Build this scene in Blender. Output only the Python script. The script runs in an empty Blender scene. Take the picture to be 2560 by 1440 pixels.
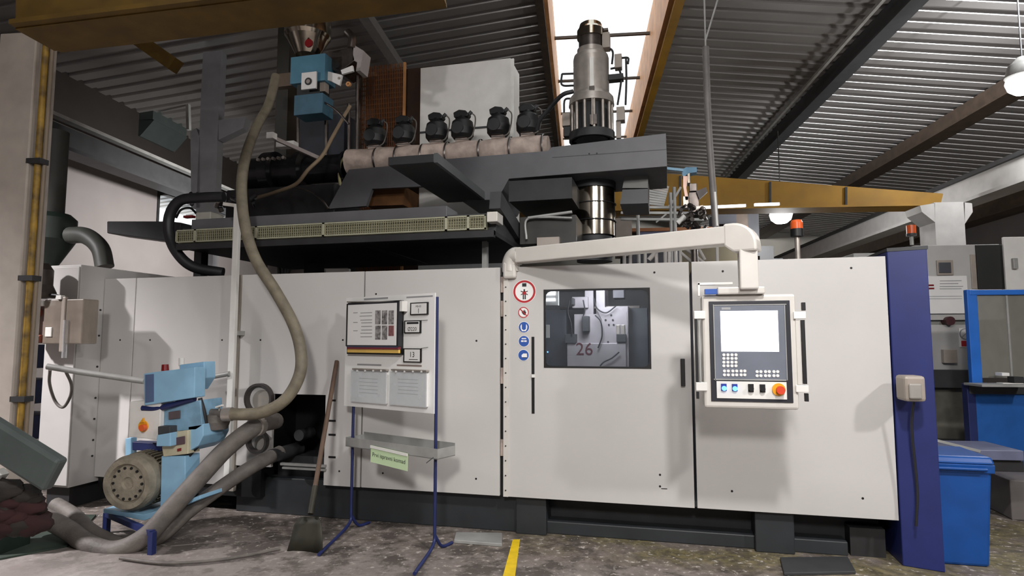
import bpy, math, random
from mathutils import Vector as V, Matrix
random.seed(7)
PI = math.pi
C = bpy.context.scene.collection
# ---------------------------------------------------------------- camera, light, exposure
FOC, PITCH, YAW, CAMY, CAMH = 1550.0, math.atan(132 / 1550.0), math.radians(13.87), -4.95, 1.55
BROT = math.radians(7.6)                      # the hall stands turned a little against the machine
sc = bpy.context.scene
cd = bpy.data.cameras.new('camera'); cam = bpy.data.objects.new('camera', cd); C.objects.link(cam)
cd.sensor_width = 36.0; cd.lens = FOC / 2560 * 36.0; cd.clip_start = 0.05; cd.clip_end = 200
cam.location = (0, CAMY, CAMH); cam.rotation_euler = (PI / 2 + PITCH, 0, YAW)
sc.camera = cam
sc.view_settings.view_transform = 'Standard'; sc.view_settings.look = 'None'
sc.view_settings.gamma = 1; sc.view_settings.use_curve_mapping = False
sc.view_settings.exposure = 0.1
wd = bpy.data.worlds.new('overcast_sky'); sc.world = wd; wd.use_nodes = True
wd.node_tree.nodes['Background'].inputs[0].default_value = (0.93, 0.97, 1.0, 1)
wd.node_tree.nodes['Background'].inputs[1].default_value = 3.0
def lamp_light(name, loc, power, size, col=(1, .97, .95), target=None, spread=180):
    l = bpy.data.lights.new(name, 'AREA'); l.shape = 'DISK'; l.size = size; l.energy = power; l.color = col; l.spread = math.radians(spread)
    o = bpy.data.objects.new(name, l); C.objects.link(o); o.location = loc
    if target: o.rotation_euler = (V(loc) - V(target)).to_track_quat('Z', 'Y').to_euler()
    return o
lamp_light('hall_light_centre', (1.0, -3.2, 4.3), 85, .3, target=(0.7, -1.4, 0), spread=150)
lamp_light('hall_light_right', (5.2, -3.6, 4.6), 88, .3, target=(1.6, -.5, 0), spread=130)
lamp_light('hall_light_left', (-8.2, -3.2, 4.6), 235, .3, col=(1, .96, .97), target=(-4.5, -.6, 0), spread=120)
lamp_light('fill_light_behind', (.5, -9.0, 5.0), 150, 1.0, target=(-1.5, -2, 0), spread=120)  # unseen lamp added behind the camera to brighten the floor
lamp_light('fill_light_rear_left', (-5.8, 4.6, 3.7), 150, .4, target=(-9.6, 5.2, 2.2), spread=140)  # unseen lamp added to brighten the left wall
lamp_light('hall_light_rear_right', (2.6, 5.4, 4.6), 45, .4, target=(2.6, 8, 0), spread=150)
lamp_light('fill_light_side_bay', (9.0, 6.5, 5.3), 180, .5, target=(10, 8, 0), spread=170)  # unseen lamp added to lift the dark side bay
def hall_pt(x, y, z): return (math.cos(BROT) * x - math.sin(BROT) * y, CAMY + math.sin(BROT) * x + math.cos(BROT) * y, z)
lamp_light('roof_rib_fill', hall_pt(6.0, 3.6, 5.72), 300, .25, col=(.97, .98, 1), target=hall_pt(6.0, 13.0, 6.3), spread=36)  # unseen lamp added to throw grazing light along the roof ribs
lamp_light('side_bay_roof_fill', hall_pt(10.2, 3.0, 4.5), 110, .3, col=(.97, .98, 1), target=hall_pt(10.0, 12.0, 5.9), spread=56)  # unseen lamp added to brighten the roof sheets of the side bay

# ---------------------------------------------------------------- helpers
def ray(px, py):
    u = px - 1280; v = 720 - py
    fh = FOC * math.cos(PITCH) - v * math.sin(PITCH); up = FOC * math.sin(PITCH) + v * math.cos(PITCH)
    return V((-math.sin(YAW) * fh + math.cos(YAW) * u, math.cos(YAW) * fh + math.sin(YAW) * u, up))
CAM = V((0, CAMY, CAMH))
def P(px, py, y):
    r = ray(px, py); return CAM + r * ((y - CAMY) / r.y)
def G(px, py, z=0.0):
    r = ray(px, py); return CAM + r * ((z - CAMH) / r.z)
def lin(c):
    c = c / 255.0
    return c / 12.92 if c <= .04045 else ((c + .055) / 1.055) ** 2.4
def RGB(h):
    return tuple(lin(int(h[i:i + 2], 16)) for i in (0, 2, 4)) + (1,)
def mat(name, col, rough=.5, metal=0.0, var=.12, scale=6.0, bump=.0, col2=None, bscale=40, emit=None, spec=.5, detail=6):
    m = bpy.data.materials.new(name); m.use_nodes = True; nt = m.node_tree; b = nt.nodes['Principled BSDF']
    c = RGB(col)
    tc = nt.nodes.new('ShaderNodeTexCoord'); n = nt.nodes.new('ShaderNodeTexNoise'); n.inputs['Scale'].default_value = scale; n.inputs['Detail'].default_value = detail
    nt.links.new(tc.outputs['Object'], n.inputs['Vector'])
    r = nt.nodes.new('ShaderNodeValToRGB'); nt.links.new(n.outputs[0], r.inputs[0])
    r.color_ramp.elements[0].position = .32; r.color_ramp.elements[1].position = .68
    c0 = RGB(col2) if col2 else tuple(x * (1 - var) for x in c[:3]) + (1,)
    r.color_ramp.elements[0].color = c0
    r.color_ramp.elements[1].color = c if col2 else tuple(min(1, x * (1 + var * .5)) for x in c[:3]) + (1,)
    nt.links.new(r.outputs[0], b.inputs['Base Color'])
    b.inputs['Roughness'].default_value = rough; b.inputs['Metallic'].default_value = metal
    b.inputs['Specular IOR Level'].default_value = spec
    if bump:
        n2 = nt.nodes.new('ShaderNodeTexNoise'); n2.inputs['Scale'].default_value = bscale; n2.inputs['Detail'].default_value = 4
        nt.links.new(tc.outputs['Object'], n2.inputs['Vector'])
        bp = nt.nodes.new('ShaderNodeBump'); bp.inputs['Strength'].default_value = bump; bp.inputs['Distance'].default_value = .02
        nt.links.new(n2.outputs[0], bp.inputs['Height']); nt.links.new(bp.outputs[0], b.inputs['Normal'])
    if emit:
        b.inputs['Emission Color'].default_value = RGB(emit[0]); b.inputs['Emission Strength'].default_value = emit[1]
    return m
def glass(name, col, clear=.8, rough=.05):
    m = bpy.data.materials.new(name); m.use_nodes = True; nt = m.node_tree; nt.nodes.clear()
    o = nt.nodes.new('ShaderNodeOutputMaterial'); mx = nt.nodes.new('ShaderNodeMixShader'); t = nt.nodes.new('ShaderNodeBsdfTransparent')
    p = nt.nodes.new('ShaderNodeBsdfPrincipled'); p.inputs['Base Color'].default_value = RGB(col); p.inputs['Roughness'].default_value = rough
    t.inputs[0].default_value = (.92, .94, .95, 1); mx.inputs[0].default_value = 1 - clear
    n = nt.nodes.new('ShaderNodeTexNoise'); n.inputs['Scale'].default_value = 3
    mr = nt.nodes.new('ShaderNodeMapRange'); mr.inputs['To Min'].default_value = (1 - clear) * .7; mr.inputs['To Max'].default_value = (1 - clear) * 1.3
    nt.links.new(n.outputs[0], mr.inputs['Value']); nt.links.new(mr.outputs[0], mx.inputs[0])
    nt.links.new(t.outputs[0], mx.inputs[1]); nt.links.new(p.outputs[0], mx.inputs[2]); nt.links.new(mx.outputs[0], o.inputs[0])
    return m
def basis(d):
    d = d.normalized(); a = V((0, 0, 1)) if abs(d.z) < .95 else V((1, 0, 0))
    x = a.cross(d).normalized(); return x, d.cross(x)
def spline(pts, n=6):
    pts = [V(p) for p in pts]
    if len(pts) < 3: return pts
    q = [pts[0] * 2 - pts[1]] + pts + [pts[-1] * 2 - pts[-2]]; out = []
    for i in range(1, len(q) - 2):
        a, b, c, d = q[i - 1], q[i], q[i + 1], q[i + 2]
        for k in range(n):
            t = k / n
            out.append(.5 * ((2 * b) + (c - a) * t + (2 * a - 5 * b + 4 * c - d) * t * t + (3 * b - a - 3 * c + d) * t ** 3))
    return out + [pts[-1]]
class MB:
    def __init__(s): s.v = []; s.f = []; s.mi = []; s.sm = []; s.mats = []; s.cur = 0
    def m(s, mt):
        if mt not in s.mats: s.mats.append(mt)
        s.cur = s.mats.index(mt); return s
    def add(s, vs, fs, smooth=False):
        o = len(s.v); s.v += [V(p) for p in vs]
        for f in fs: s.f.append([i + o for i in f]); s.mi.append(s.cur); s.sm.append(smooth)
        return s
    def hexa(s, c):   # 8 corners: bottom 4 then top 4
        return s.add(c, [(0, 3, 2, 1), (4, 5, 6, 7), (0, 1, 5, 4), (1, 2, 6, 5), (2, 3, 7, 6), (3, 0, 4, 7)])
    def box(s, x0, x1, y0, y1, z0, z1):
        return s.hexa([(x0, y0, z0), (x1, y0, z0), (x1, y1, z0), (x0, y1, z0), (x0, y0, z1), (x1, y0, z1), (x1, y1, z1), (x0, y1, z1)])
    def beam(s, p, q, w, h, side=None):
        p, q = V(p), V(q); d = (q - p).normalized()
        x = V(side).normalized() if side else basis(d)[0]
        y = d.cross(x).normalized(); x = y.cross(d).normalized()
        c = []
        for e in (p, q):
            for a, b in ((-1, -1), (1, -1), (1, 1), (-1, 1)): c.append(e + x * (a * w / 2) + y * (b * h / 2))
        return s.hexa(c)
    def tube(s, pts, r, n=10, res=6, caps=True):
        ps = spline(pts, res) if res else [V(p) for p in pts]
        N = len(ps); x = None; vs = []; fs = []
        for i, p in enumerate(ps):
            d = (ps[min(i + 1, N - 1)] - ps[max(i - 1, 0)])
            if d.length < 1e-6: d = V((0, 0, 1))
            d.normalize()
            if x is None: x, _ = basis(d)
            x = (x - d * x.dot(d)).normalized(); y = d.cross(x)
            rr = r(i / (N - 1)) if callable(r) else r
            for k in range(n):
                a = 2 * PI * k / n; vs.append(p + x * (rr * math.cos(a)) + y * (rr * math.sin(a)))
        for i in range(N - 1):
            for k in range(n):
                k2 = (k + 1) % n; fs.append((i * n + k, i * n + k2, (i + 1) * n + k2, (i + 1) * n + k))
        s.add(vs, fs, True)
        if caps:
            s.add(vs[:n], [tuple(range(n))[::-1]]); s.add(vs[-n:], [tuple(range(n))])
        return s
    def cyl(s, p, q, r0, r1=None, n=20):
        p, q = V(p), V(q); r1 = r0 if r1 is None else r1
        x, y = basis(q - p); vs = []
        for e, r in ((p, r0), (q, r1)):
            for k in range(n):
                a = 2 * PI * k / n; vs.append(e + x * (r * math.cos(a)) + y * (r * math.sin(a)))
        s.add(vs, [(k, (k + 1) % n, n + (k + 1) % n, n + k) for k in range(n)], True)
        s.add(vs[:n], [tuple(range(n))[::-1]]); s.add(vs[n:], [tuple(range(n))]); return s
    def lathe(s, c, prof, n=28, axis=(0, 0, 1)):   # prof: (radius, distance along axis)
        c = V(c); ax = V(axis).normalized(); x, y = basis(ax)
        for (r0, z0), (r1, z1) in zip(prof, prof[1:]):
            vs = []
            for r, z in ((r0, z0), (r1, z1)):
                for k in range(n):
                    a = 2 * PI * k / n; vs.append(c + ax * z + x * (max(r, 1e-4) * math.cos(a)) + y * (max(r, 1e-4) * math.sin(a)))
            s.add(vs, [(k, (k + 1) % n, n + (k + 1) % n, n + k) for k in range(n)], True)
        return s
    def prism(s, poly, vec):
        n = len(poly); poly = [V(p) for p in poly]; vec = V(vec)
        vs = poly + [p + vec for p in poly]
        nrm = sum(((poly[i] - poly[0]).cross(poly[(i + 1) % n] - poly[0]) for i in range(1, n)), V((0, 0, 0)))
        up = nrm.dot(vec) > 0
        a, b = tuple(range(n)), tuple(range(n, 2 * n))
        fs = [a[::-1] if up else a, b if up else b[::-1]]
        for k in range(n):
            q = (k, (k + 1) % n, n + (k + 1) % n, n + k); fs.append(q if up else q[::-1])
        return s.add(vs, fs)
    def ring(s, c, nrm, r0, r1, t, n=32):   # flat annulus with thickness
        c = V(c); d = V(nrm).normalized(); x, y = basis(d); vs = []
        for (r, h) in ((r0, 0), (r1, 0), (r1, t), (r0, t)):
            for k in range(n):
                a = 2 * PI * k / n; vs.append(c + d * h + x * r * math.cos(a) + y * r * math.sin(a))
        fs = []
        for j in range(4):
            for k in range(n):
                k2 = (k + 1) % n; j2 = (j + 1) % 4; fs.append((j * n + k, j * n + k2, j2 * n + k2, j2 * n + k))
        return s.add(vs, fs)
    def plate_hole(s, fr, o, h, t0, t1, rad=.03):   # o,h = (s0,s1,z0,z1) outer / hole in frame coordinates
        cx, cz = (h[0] + h[1]) / 2, (h[2] + h[3]) / 2; hw, hh = (h[1] - h[0]) / 2, (h[3] - h[2]) / 2
        an = sorted([2 * PI * k / 64 for k in range(64)] + [math.atan2(z - cz, x - cx) % (2 * PI) for x in o[:2] for z in o[2:]])
        I, O = [], []
        for a in an:
            ca, sa = math.cos(a), math.sin(a)
            k = min(hw / max(abs(ca), 1e-9), hh / max(abs(sa), 1e-9)); x, z = k * ca, k * sa
            if abs(x) > hw - rad and abs(z) > hh - rad:
                ox, oz = math.copysign(hw - rad, x), math.copysign(hh - rad, z)
                b = ca * ox + sa * oz; k = b + math.sqrt(max(b * b - (ox * ox + oz * oz - rad * rad), 0)); x, z = k * ca, k * sa
            I.append((cx + x, cz + z))
            ko = min(((o[1] if ca > 0 else o[0]) - cx) / ca if abs(ca) > 1e-6 else 1e9, ((o[3] if sa > 0 else o[2]) - cz) / sa if abs(sa) > 1e-6 else 1e9)
            O.append((cx + ko * ca, cz + ko * sa))
        n = len(an); vs = [fr.pt(a, t1, b) for a, b in O] + [fr.pt(a, t1, b) for a, b in I] + [fr.pt(a, t0, b) for a, b in O] + [fr.pt(a, t0, b) for a, b in I]
        fs = []
        for k in range(n):
            q = (k + 1) % n
            fs += [(k, q, n + q, n + k), (2 * n + q, 2 * n + k, 3 * n + k, 3 * n + q), (k, 2 * n + k, 2 * n + q, q), (n + k, n + q, 3 * n + q, 3 * n + k)]
        return s.add(vs, fs)
    def text(s, txt, o, size, e, up=(0, 0, 1), lift=None, align='CENTER', sx=1.0):
        cu = bpy.data.curves.new('t', 'FONT'); cu.body = txt; cu.size = size; cu.align_x = align; cu.align_y = 'CENTER'; cu.resolution_u = 3
        ob = bpy.data.objects.new('t', cu); C.objects.link(ob); dg = bpy.context.evaluated_depsgraph_get()
        me = bpy.data.meshes.new_from_object(ob.evaluated_get(dg)); e, up, o = V(e), V(up), V(o)
        vs = [o + e * (v.co.x * sx) + up * v.co.y for v in me.vertices]
        s.add(vs, [tuple(p.vertices) for p in me.polygons])
        bpy.data.objects.remove(ob); bpy.data.curves.remove(cu); bpy.data.meshes.remove(me); return s
    def build(s, name, mt=None, parent=None, label=None, bev=0.0, kind=None):
        org = V((0, 0, 0)); r = parent
        while r is not None and r.parent is not None: r = r.parent
        if r is not None: org = V(r.location)
        me = bpy.data.meshes.new(name); me.from_pydata([v - org for v in s.v], [], s.f)
        for mm in (s.mats or [mt]): me.materials.append(mm)
        me.polygons.foreach_set('material_index', s.mi); me.polygons.foreach_set('use_smooth', s.sm); me.update()
        ob = bpy.data.objects.new(name, me); C.objects.link(ob)
        if parent is not None: ob.parent = parent
        if label: ob['label'] = label
        if kind: ob['kind'] = kind
        if bev:
            b = ob.modifiers.new('bevel', 'BEVEL'); b.width = bev; b.segments = 2; b.limit_method = 'ANGLE'
        return ob
def thing(name, label, cat, loc=(0, 0, 0), group=None):
    o = bpy.data.objects.new(name, None); C.objects.link(o); o.location = loc; o.empty_display_size = .1
    o['label'] = label; o['category'] = cat
    if group: o['group'] = group
    return o
def tag(o, label, cat, group=None):
    o['label'] = label; o['category'] = cat
    if group: o['group'] = group
    return o
def rebase(o, base):   # move a one-mesh thing's origin to its base
    b = V(base); o.data.transform(Matrix.Translation(-b)); o.location = b; return o
class Fr:   # a vertical working plane: s along it, t out towards the viewer, z up
    def __init__(s, O, e=(1, 0, 0), n=None):
        s.O = V((O[0], O[1], 0)); s.e = V(e).normalized(); s.n = V(n).normalized() if n else V((s.e.y, -s.e.x, 0))
    def pt(s, a, t, z): return s.O + s.e * a + s.n * t + V((0, 0, z))
    def px(s, px, py, t=0):
        r = ray(px, py); o = s.O + s.n * t; k = (o - CAM).dot(s.n) / r.dot(s.n); p = CAM + r * k
        return (p - s.O).dot(s.e), p.z
    def at(s, px, py, t=0):
        a, z = s.px(px, py, t); return s.pt(a, t, z)
    def rect(s, x0, y0, x1, y1, t=0):
        a = [s.px(x, y, t) for x in (x0, x1) for y in (y0, y1)]
        return ((a[0][0] + a[1][0]) / 2, (a[2][0] + a[3][0]) / 2, (a[1][1] + a[3][1]) / 2, (a[0][1] + a[2][1]) / 2)
    def rbox(s, mb, r, t0, t1):
        c = []
        for z in (r[2], r[3]):
            for a, t in ((r[0], t1), (r[1], t1), (r[1], t0), (r[0], t0)): c.append(s.pt(a, t, z))
        return mb.hexa(c)
    def box(s, mb, x0, y0, x1, y1, t0, t1): return s.rbox(mb, s.rect(x0, y0, x1, y1, t1), t0, t1)
    def disc(s, mb, px, py, r, t0, t1, n=20):
        a, z = s.px(px, py, t1); return mb.cyl(s.pt(a, t0, z), s.pt(a, t1, z), r, n=n)
def M(y=0.0): return Fr((0, y), (1, 0, 0))
EB = (math.cos(BROT), math.sin(BROT), 0); NB = (-math.sin(BROT), math.cos(BROT), 0)   # hall axes
def H(yb): return Fr((NB[0] * yb, CAMY + NB[1] * yb), EB)       # hall cross plane at distance yb
def B(x, y, z): return V((EB[0] * x + NB[0] * y, CAMY + EB[1] * x + NB[1] * y, z))
# ---------------------------------------------------------------- materials
paint = mat('machine_cream_paint', 'C6C3C0', .38, var=.05, scale=1.5)
paint2 = mat('arm_cream_paint', 'CFCBC4', .35, var=.05)
whitem = mat('white_sheet', 'E4E2DD', .5, var=.06)
wallm = mat('grey_plaster', '8E8886', .8, var=.1, scale=1.2)
dark = mat('dark_iron', '2A2A2B', .6, var=.3)
black = mat('black_plastic', '101011', .5, var=.3)
base_m = mat('anthracite_base_paint', '2C2F32', .5, var=.25, scale=3)
greyp = mat('grey_frame_paint', '5E5E61', .5, var=.1)
dkgrey = mat('dark_grey_paint', '3B3C3E', .55, var=.2)
bluem = mat('navy_blue_paint', '222C68', .42, var=.12)
blueb = mat('bright_blue_paint', '2468C2', .4, var=.1)
blued = mat('blue_plastic', '124A92', .4, var=.15)
blue_w = mat('deep_blue_door', '1656A0', .5, var=.15)
lblue = mat('light_blue_paint', '8FBBD8', .45, var=.12)
navy = mat('dark_navy_paint', '1E2858', .45, var=.2)
steel = mat('brushed_steel', 'B6AEA6', .38, .65, var=.2, scale=9)
chrome = mat('polished_steel', 'B8AFA0', .14, 1.0, var=.35, scale=7)
dsteel = mat('worn_dark_steel', '6B6460', .35, .9, var=.4, scale=8)
cream = mat('insulation_jacket', 'B8A79C', .7, var=.3, scale=9, bump=.5, bscale=14)
hose_m = mat('worn_brown_hose', '78705F', .6, var=.3, scale=10, bump=.2)
hose_g = mat('grey_rubber_hose', '66605B', .65, var=.3, scale=8, bump=.2)
hose_k = mat('black_rubber_hose', '232326', .5, var=.3)
redp = mat('sign_red', 'B3242C', .5, var=.05); whp = mat('sign_white', 'EEEDEA', .5, var=.02); blp = mat('sign_blue', '2A55A5', .5, var=.05)
inkm = mat('printed_black', '232326', .6, var=.05); paper = mat('paper_white', 'E4E3E0', .55, var=.03); greyink = mat('printed_grey', '9A9A9C', .6, var=.1)
photo = mat('printed_photo', '4A4848', .5, var=.6, scale=40, col2='A6A2A2'); photor = mat('printed_reddish_photo', '8A5A5C', .5, var=.4, scale=40)
orange = mat('orange_lens', 'E0602A', .3, var=.05); redl = mat('dark_red_lens', '7A1518', .3, var=.1)
yell = mat('yellow_plastic', 'E8A21E', .4, var=.05); yelb = mat('yellow_girder_paint', '8F6808', .65, var=.25, scale=2)
yelf = mat('yellow_floor_paint', 'E3BF15', .6, var=.15, scale=14)
galv = mat('galvanised_tray', 'A5A5A2', .5, .3, var=.2)
roofm = mat('roof_sheet', '8A8785', .32, .3, var=.12, scale=1)
rust = mat('brown_beam_paint', '42352A', .6, var=.3); timber = mat('skylight_timber', 'C08A58', .6, var=.25, scale=4)
wood = mat('worn_shovel_wood', '5E4A3C', .7, var=.3, scale=8); blade = mat('dirty_shovel_steel', '38362C', .6, .3, var=.4)
conc = mat('pale_concrete', 'A8A6A4', .8, var=.1); beige = mat('beige_plastic', '9E948A', .4, var=.1)
brownmesh = mat('rusty_brown_mesh', '6A4020', .7, var=.3); grn = mat('dark_green_tank', '1E2A24', .5, var=.3)
greensign = mat('pale_green_card', 'C4DBB0', .6, var=.03); ylw_mesh = mat('yellow_green_mesh', 'A3A083', .6, var=.15)
screen = mat('lit_screen', 'FFFFFF', .3, emit=('F6F8FF', 1.6)); ledb = mat('lit_blue_button', '5A8CFF', .3, emit=('5A90FF', 2.5))
lampm = mat('lamp_glow', 'FFFFFF', .3, emit=('FFFFFF', 14)); tubem = mat('work_lamp_glow', 'FFFFFF', .3, emit=('F4F6FF', 3.0))
padm = mat('keypad_grey', '6C717C', .4, var=.1); moldm = mat('mould_aluminium', 'A9A2A6', .45, .3, var=.12)
winglass = glass('door_pane', '50545A', .72); dirty = glass('dirty_polycarbonate', '8A8880', .35, .3); skyglass = glass('skylight_pane', 'D8D4CC', .8, .3)
clearp = glass('clear_plastic_pocket', 'F0F0F2', .75)
# floor: stained concrete
floorm = bpy.data.materials.new('stained_concrete'); floorm.use_nodes = True
nt = floorm.node_tree; bs = nt.nodes['Principled BSDF']; tc = nt.nodes.new('ShaderNodeTexCoord')
def nz(scale, det=8, rough=.6):
    n = nt.nodes.new('ShaderNodeTexNoise'); n.inputs['Scale'].default_value = scale; n.inputs['Detail'].default_value = det; n.inputs['Roughness'].default_value = rough
    nt.links.new(tc.outputs['Object'], n.inputs['Vector']); return n
def rmp(src, p0, p1, c0, c1):
    r = nt.nodes.new('ShaderNodeValToRGB'); nt.links.new(src, r.inputs[0]); r.color_ramp.elements[0].position = p0; r.color_ramp.elements[1].position = p1
    r.color_ramp.elements[0].color = c0; r.color_ramp.elements[1].color = c1; return r
def mixc(f, a, b):
    mx = nt.nodes.new('ShaderNodeMix'); mx.data_type = 'RGBA'; nt.links.new(f, mx.inputs[0]); nt.links.new(a, mx.inputs[6]); nt.links.new(b, mx.inputs[7]); return mx.outputs[2]
W1, K1 = (1, 1, 1, 1), (0, 0, 0, 1)
c1 = rmp(nz(1.6).outputs[0], .35, .65, RGB('7B726E'), RGB('A8A09C')).outputs[0]
c2 = rmp(nz(9, 10, .7).outputs[0], .3, .7, RGB('4A4038'), RGB('8C827C')).outputs[0]
sep = nt.nodes.new('ShaderNodeSeparateXYZ'); nt.links.new(tc.outputs['Object'], sep.inputs[0])
def mr(src, a, b, c=0, d=1):
    r = nt.nodes.new('ShaderNodeMapRange'); nt.links.new(src, r.inputs[0]); r.inputs[1].default_value = a; r.inputs[2].default_value = b; r.inputs[3].default_value = c; r.inputs[4].default_value = d; return r.outputs[0]
def mul(a, b):
    r = nt.nodes.new('ShaderNodeMath'); r.operation = 'MULTIPLY'; nt.links.new(a, r.inputs[0]); nt.links.new(b, r.inputs[1]); return r.outputs[0]
near = mr(sep.outputs[1], -1.5, -.35); c = mixc(near, c1, c2)
spots = mul(rmp(nz(3.2, 10, .7).outputs[0], .48, .56, K1, W1).outputs[0], mr(sep.outputs[1], -1.9, -.7))
dirtc = nt.nodes.new('ShaderNodeRGB'); dirtc.outputs[0].default_value = RGB('4B443F'); c = mixc(spots, c, dirtc.outputs[0])
mossx = mul(mul(mr(sep.outputs[1], -.5, -.15), rmp(nz(2.3).outputs[0], .42, .55, K1, W1).outputs[0]), mr(sep.outputs[0], -1.6, -.4))
moss = mr(mossx, 0, 1, 0, .7); mossc = rmp(nz(14).outputs[0], .4, .6, RGB('4E4830'), RGB('7E744C')); c = mixc(moss, c, mossc.outputs[0])
fleck = mul(rmp(nz(18, 8, .7).outputs[0], .58, .63, K1, W1).outputs[0], mr(sep.outputs[1], -1.6, -.5))
flc = nt.nodes.new('ShaderNodeRGB'); flc.outputs[0].default_value = RGB('B5AEA6'); c = mixc(fleck, c, flc.outputs[0])
nt.links.new(c, bs.inputs['Base Color']); bs.inputs['Roughness'].default_value = .7
bp = nt.nodes.new('ShaderNodeBump'); bp.inputs['Strength'].default_value = .35; bp.inputs['Distance'].default_value = .01
nt.links.new(nz(20).outputs[0], bp.inputs['Height']); nt.links.new(bp.outputs[0], bs.inputs['Normal'])
# ================================================================ THE HALL
def struct(mb, name, m): return mb.build(name, m, kind='structure')
f = MB().box(-16, 22, -12, 30, -.1, 0); struct(f, 'floor', floorm)
XR, ZR, SL = .39, 6.85, .12          # ridge and roof slope
def zroof(x): return ZR - SL * abs(x - XR)
ml = MB()
prof = [(0, 0), (.165, 0), (.185, .05), (.295, .05), (.31, 0)]
for side, (xa, xb) in ((0, (-12.0, -.44)), (1, (1.36, 14.0))):
    y = -6.0; ys = []
    while y < 29:
        for a, b in prof[:-1]: ys.append((y + a, b))
        y += .31
    vs = []
    for x in (xa, xb):
        for yy, hz in ys: vs.append(B(x, yy, zroof(x) + hz))
    n = len(ys); ml.add(vs, [(i, i + 1, n + i + 1, n + i) for i in range(n - 1)])
struct(ml, 'ceiling', roofm)
# skylight in the ridge
w1 = thing('window', 'x', 'x'); del w1['label']; del w1['category']; w1.name = 'window_1'; w1['kind'] = 'structure'
for a in (-.44, 1.36):
    mb = MB(); s = -1 if a < 0 else 1
    mb.hexa([B(a, -6, zroof(a) - .12), B(a + s * .07, -6, zroof(a) - .12), B(a + s * .07, 27, zroof(a) - .12), B(a, 27, zroof(a) - .12)] +
            [B(a, -6, zroof(a) + .95), B(a + s * .07, -6, zroof(a) + .95), B(a + s * .07, 27, zroof(a) + .95), B(a, 27, zroof(a) + .95)])
    mb.build('upstand', timber, w1)
y = 1.5; k = 0
while y < 27:
    MB().beam(B(-.44, y, ZR + .5), B(1.36, y, ZR + .5), .05, .05).build('glazing_bar', rust, w1)
    MB().hexa([B(-.42, y + .03, ZR + .80), B(1.34, y + .03, ZR + .80), B(1.34, y + 1.97, ZR + .80), B(-.42, y + 1.97, ZR + .80)] +
              [B(-.42, y + .03, ZR + .81), B(1.34, y + .03, ZR + .81), B(1.34, y + 1.97, ZR + .81), B(-.42, y + 1.97, ZR + .81)]).build('pane', skyglass, w1)
    y += 2.0
# walls
def bwall(name, x0, x1, y0, y1, z0, z1, m):
    mb = MB().hexa([B(x0, y0, z0), B(x1, y0, z0), B(x1, y1, z0), B(x0, y1, z0), B(x0, y0, z1), B(x1, y0, z1), B(x1, y1, z1), B(x0, y1, z1)])
    return struct(mb, name, m)
XL = -8.2
HWL = Fr(B(XL, 0, 0), NB, EB)        # left wall plane
rl = HWL.rect(398, 478, 640, 552)
mb = MB()
a0, _ = HWL.px(398, 500); b0, _ = HWL.px(636, 520); s0, s1 = min(a0, b0), max(a0, b0)
za = HWL.px(400, 478)[1]; zb = HWL.px(400, 552)[1]
mb.plate_hole(HWL, (-6, 28, 0, 5.0), (s0, s1, zb - .3, za), -.2, 0, .01)
struct(mb, 'wall_left', wallm)
mb = MB(); mb.plate_hole(HWL, (s0 - .06, s1 + .06, zb - .36, za + .06), (s0, s1, zb - .3, za), -.05, .02, .01); w2 = mb.build('window_2', dark); w2['kind'] = 'structure'
HWL.rbox(MB(), (s0, s1, zb - .3, za), -.1, -.09).build('pane', skyglass, w2)
bwall('wall_left_upper', XL - .2, XL, -6, 28, 5.0, 6.6, mat('dark_gable', '26201C', .8))
bwall('wall_right', 13, 13.2, -6, 28, 0, 6.0, wallm)
bwall('wall_back', XL, 13, 26, 26.2, 0, 7.6, mat('back_wall', '6E6A62', .8, var=.3, scale=.6))
bwall('wall_front', -12, 14, -6.2, -6, 0, 7.6, wallm)
# roof beams along the hall
def along(name, x, z, w, h, m, label, y0=-4, y1=25.9, cat='beam', lip=True):
    mb = MB().beam(B(x, y0, z), B(x, y1, z), w, h, side=EB)
    if lip: mb.beam(B(x, y0, z - h / 2), B(x, y1, z - h / 2), w * 1.5, .03, side=EB)
    o = mb.build(name, m); tag(o, label, cat); rebase(o, B(x, y0, z)); return o
along('roof_beam', 4.45, zroof(4.45) - .14, .2, .26, dkgrey, 'dark grey roof beam running from the top right down behind the machine', 'beam')if False else None
o = along('roof_beam', 4.5, zroof(4.5) - .16, .16, .3, dkgrey, 'dark roof beam with a thin pipe, running from the top edge down to the yellow girder')
o = along('roof_beam', 7.35, zroof(7.35) - .16, .26, .3, rust, 'brown roof beam crossing the bright ribbed roof sheets at the upper right')
o = along('conduit_pipe', 4.15, zroof(4.2) - .2, .05, .05, galv, 'thin pale conduit beside the dark roof beam', cat='pipe', lip=False)
o = along('roof_pipe', -3.05, zroof(-3.05) - .2, .15, .15, mat('pipe_grey', '7C7A78', .5), 'grey round roof pipe running diagonally down behind the tall pale cabinet', cat='pipe', lip=False)
along('ridge_beam', 1.50, zroof(1.5) - .1, .14, .2, yelb, 'yellow-brown beam running along the right edge of the skylight', lip=False)
along('ridge_beam', -.56, zroof(-.56) - .1, .12, .2, rust, 'dark brown beam running along the left edge of the skylight', lip=False)
along('side_bay_beam', 8.6, 4.35, .2, .4, rust, 'brown beam descending below the pale runway beam at right')
along('side_bay_beam', 11.2, 5.0, .2, .3, rust, 'brown beam close to the far right wall')
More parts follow.
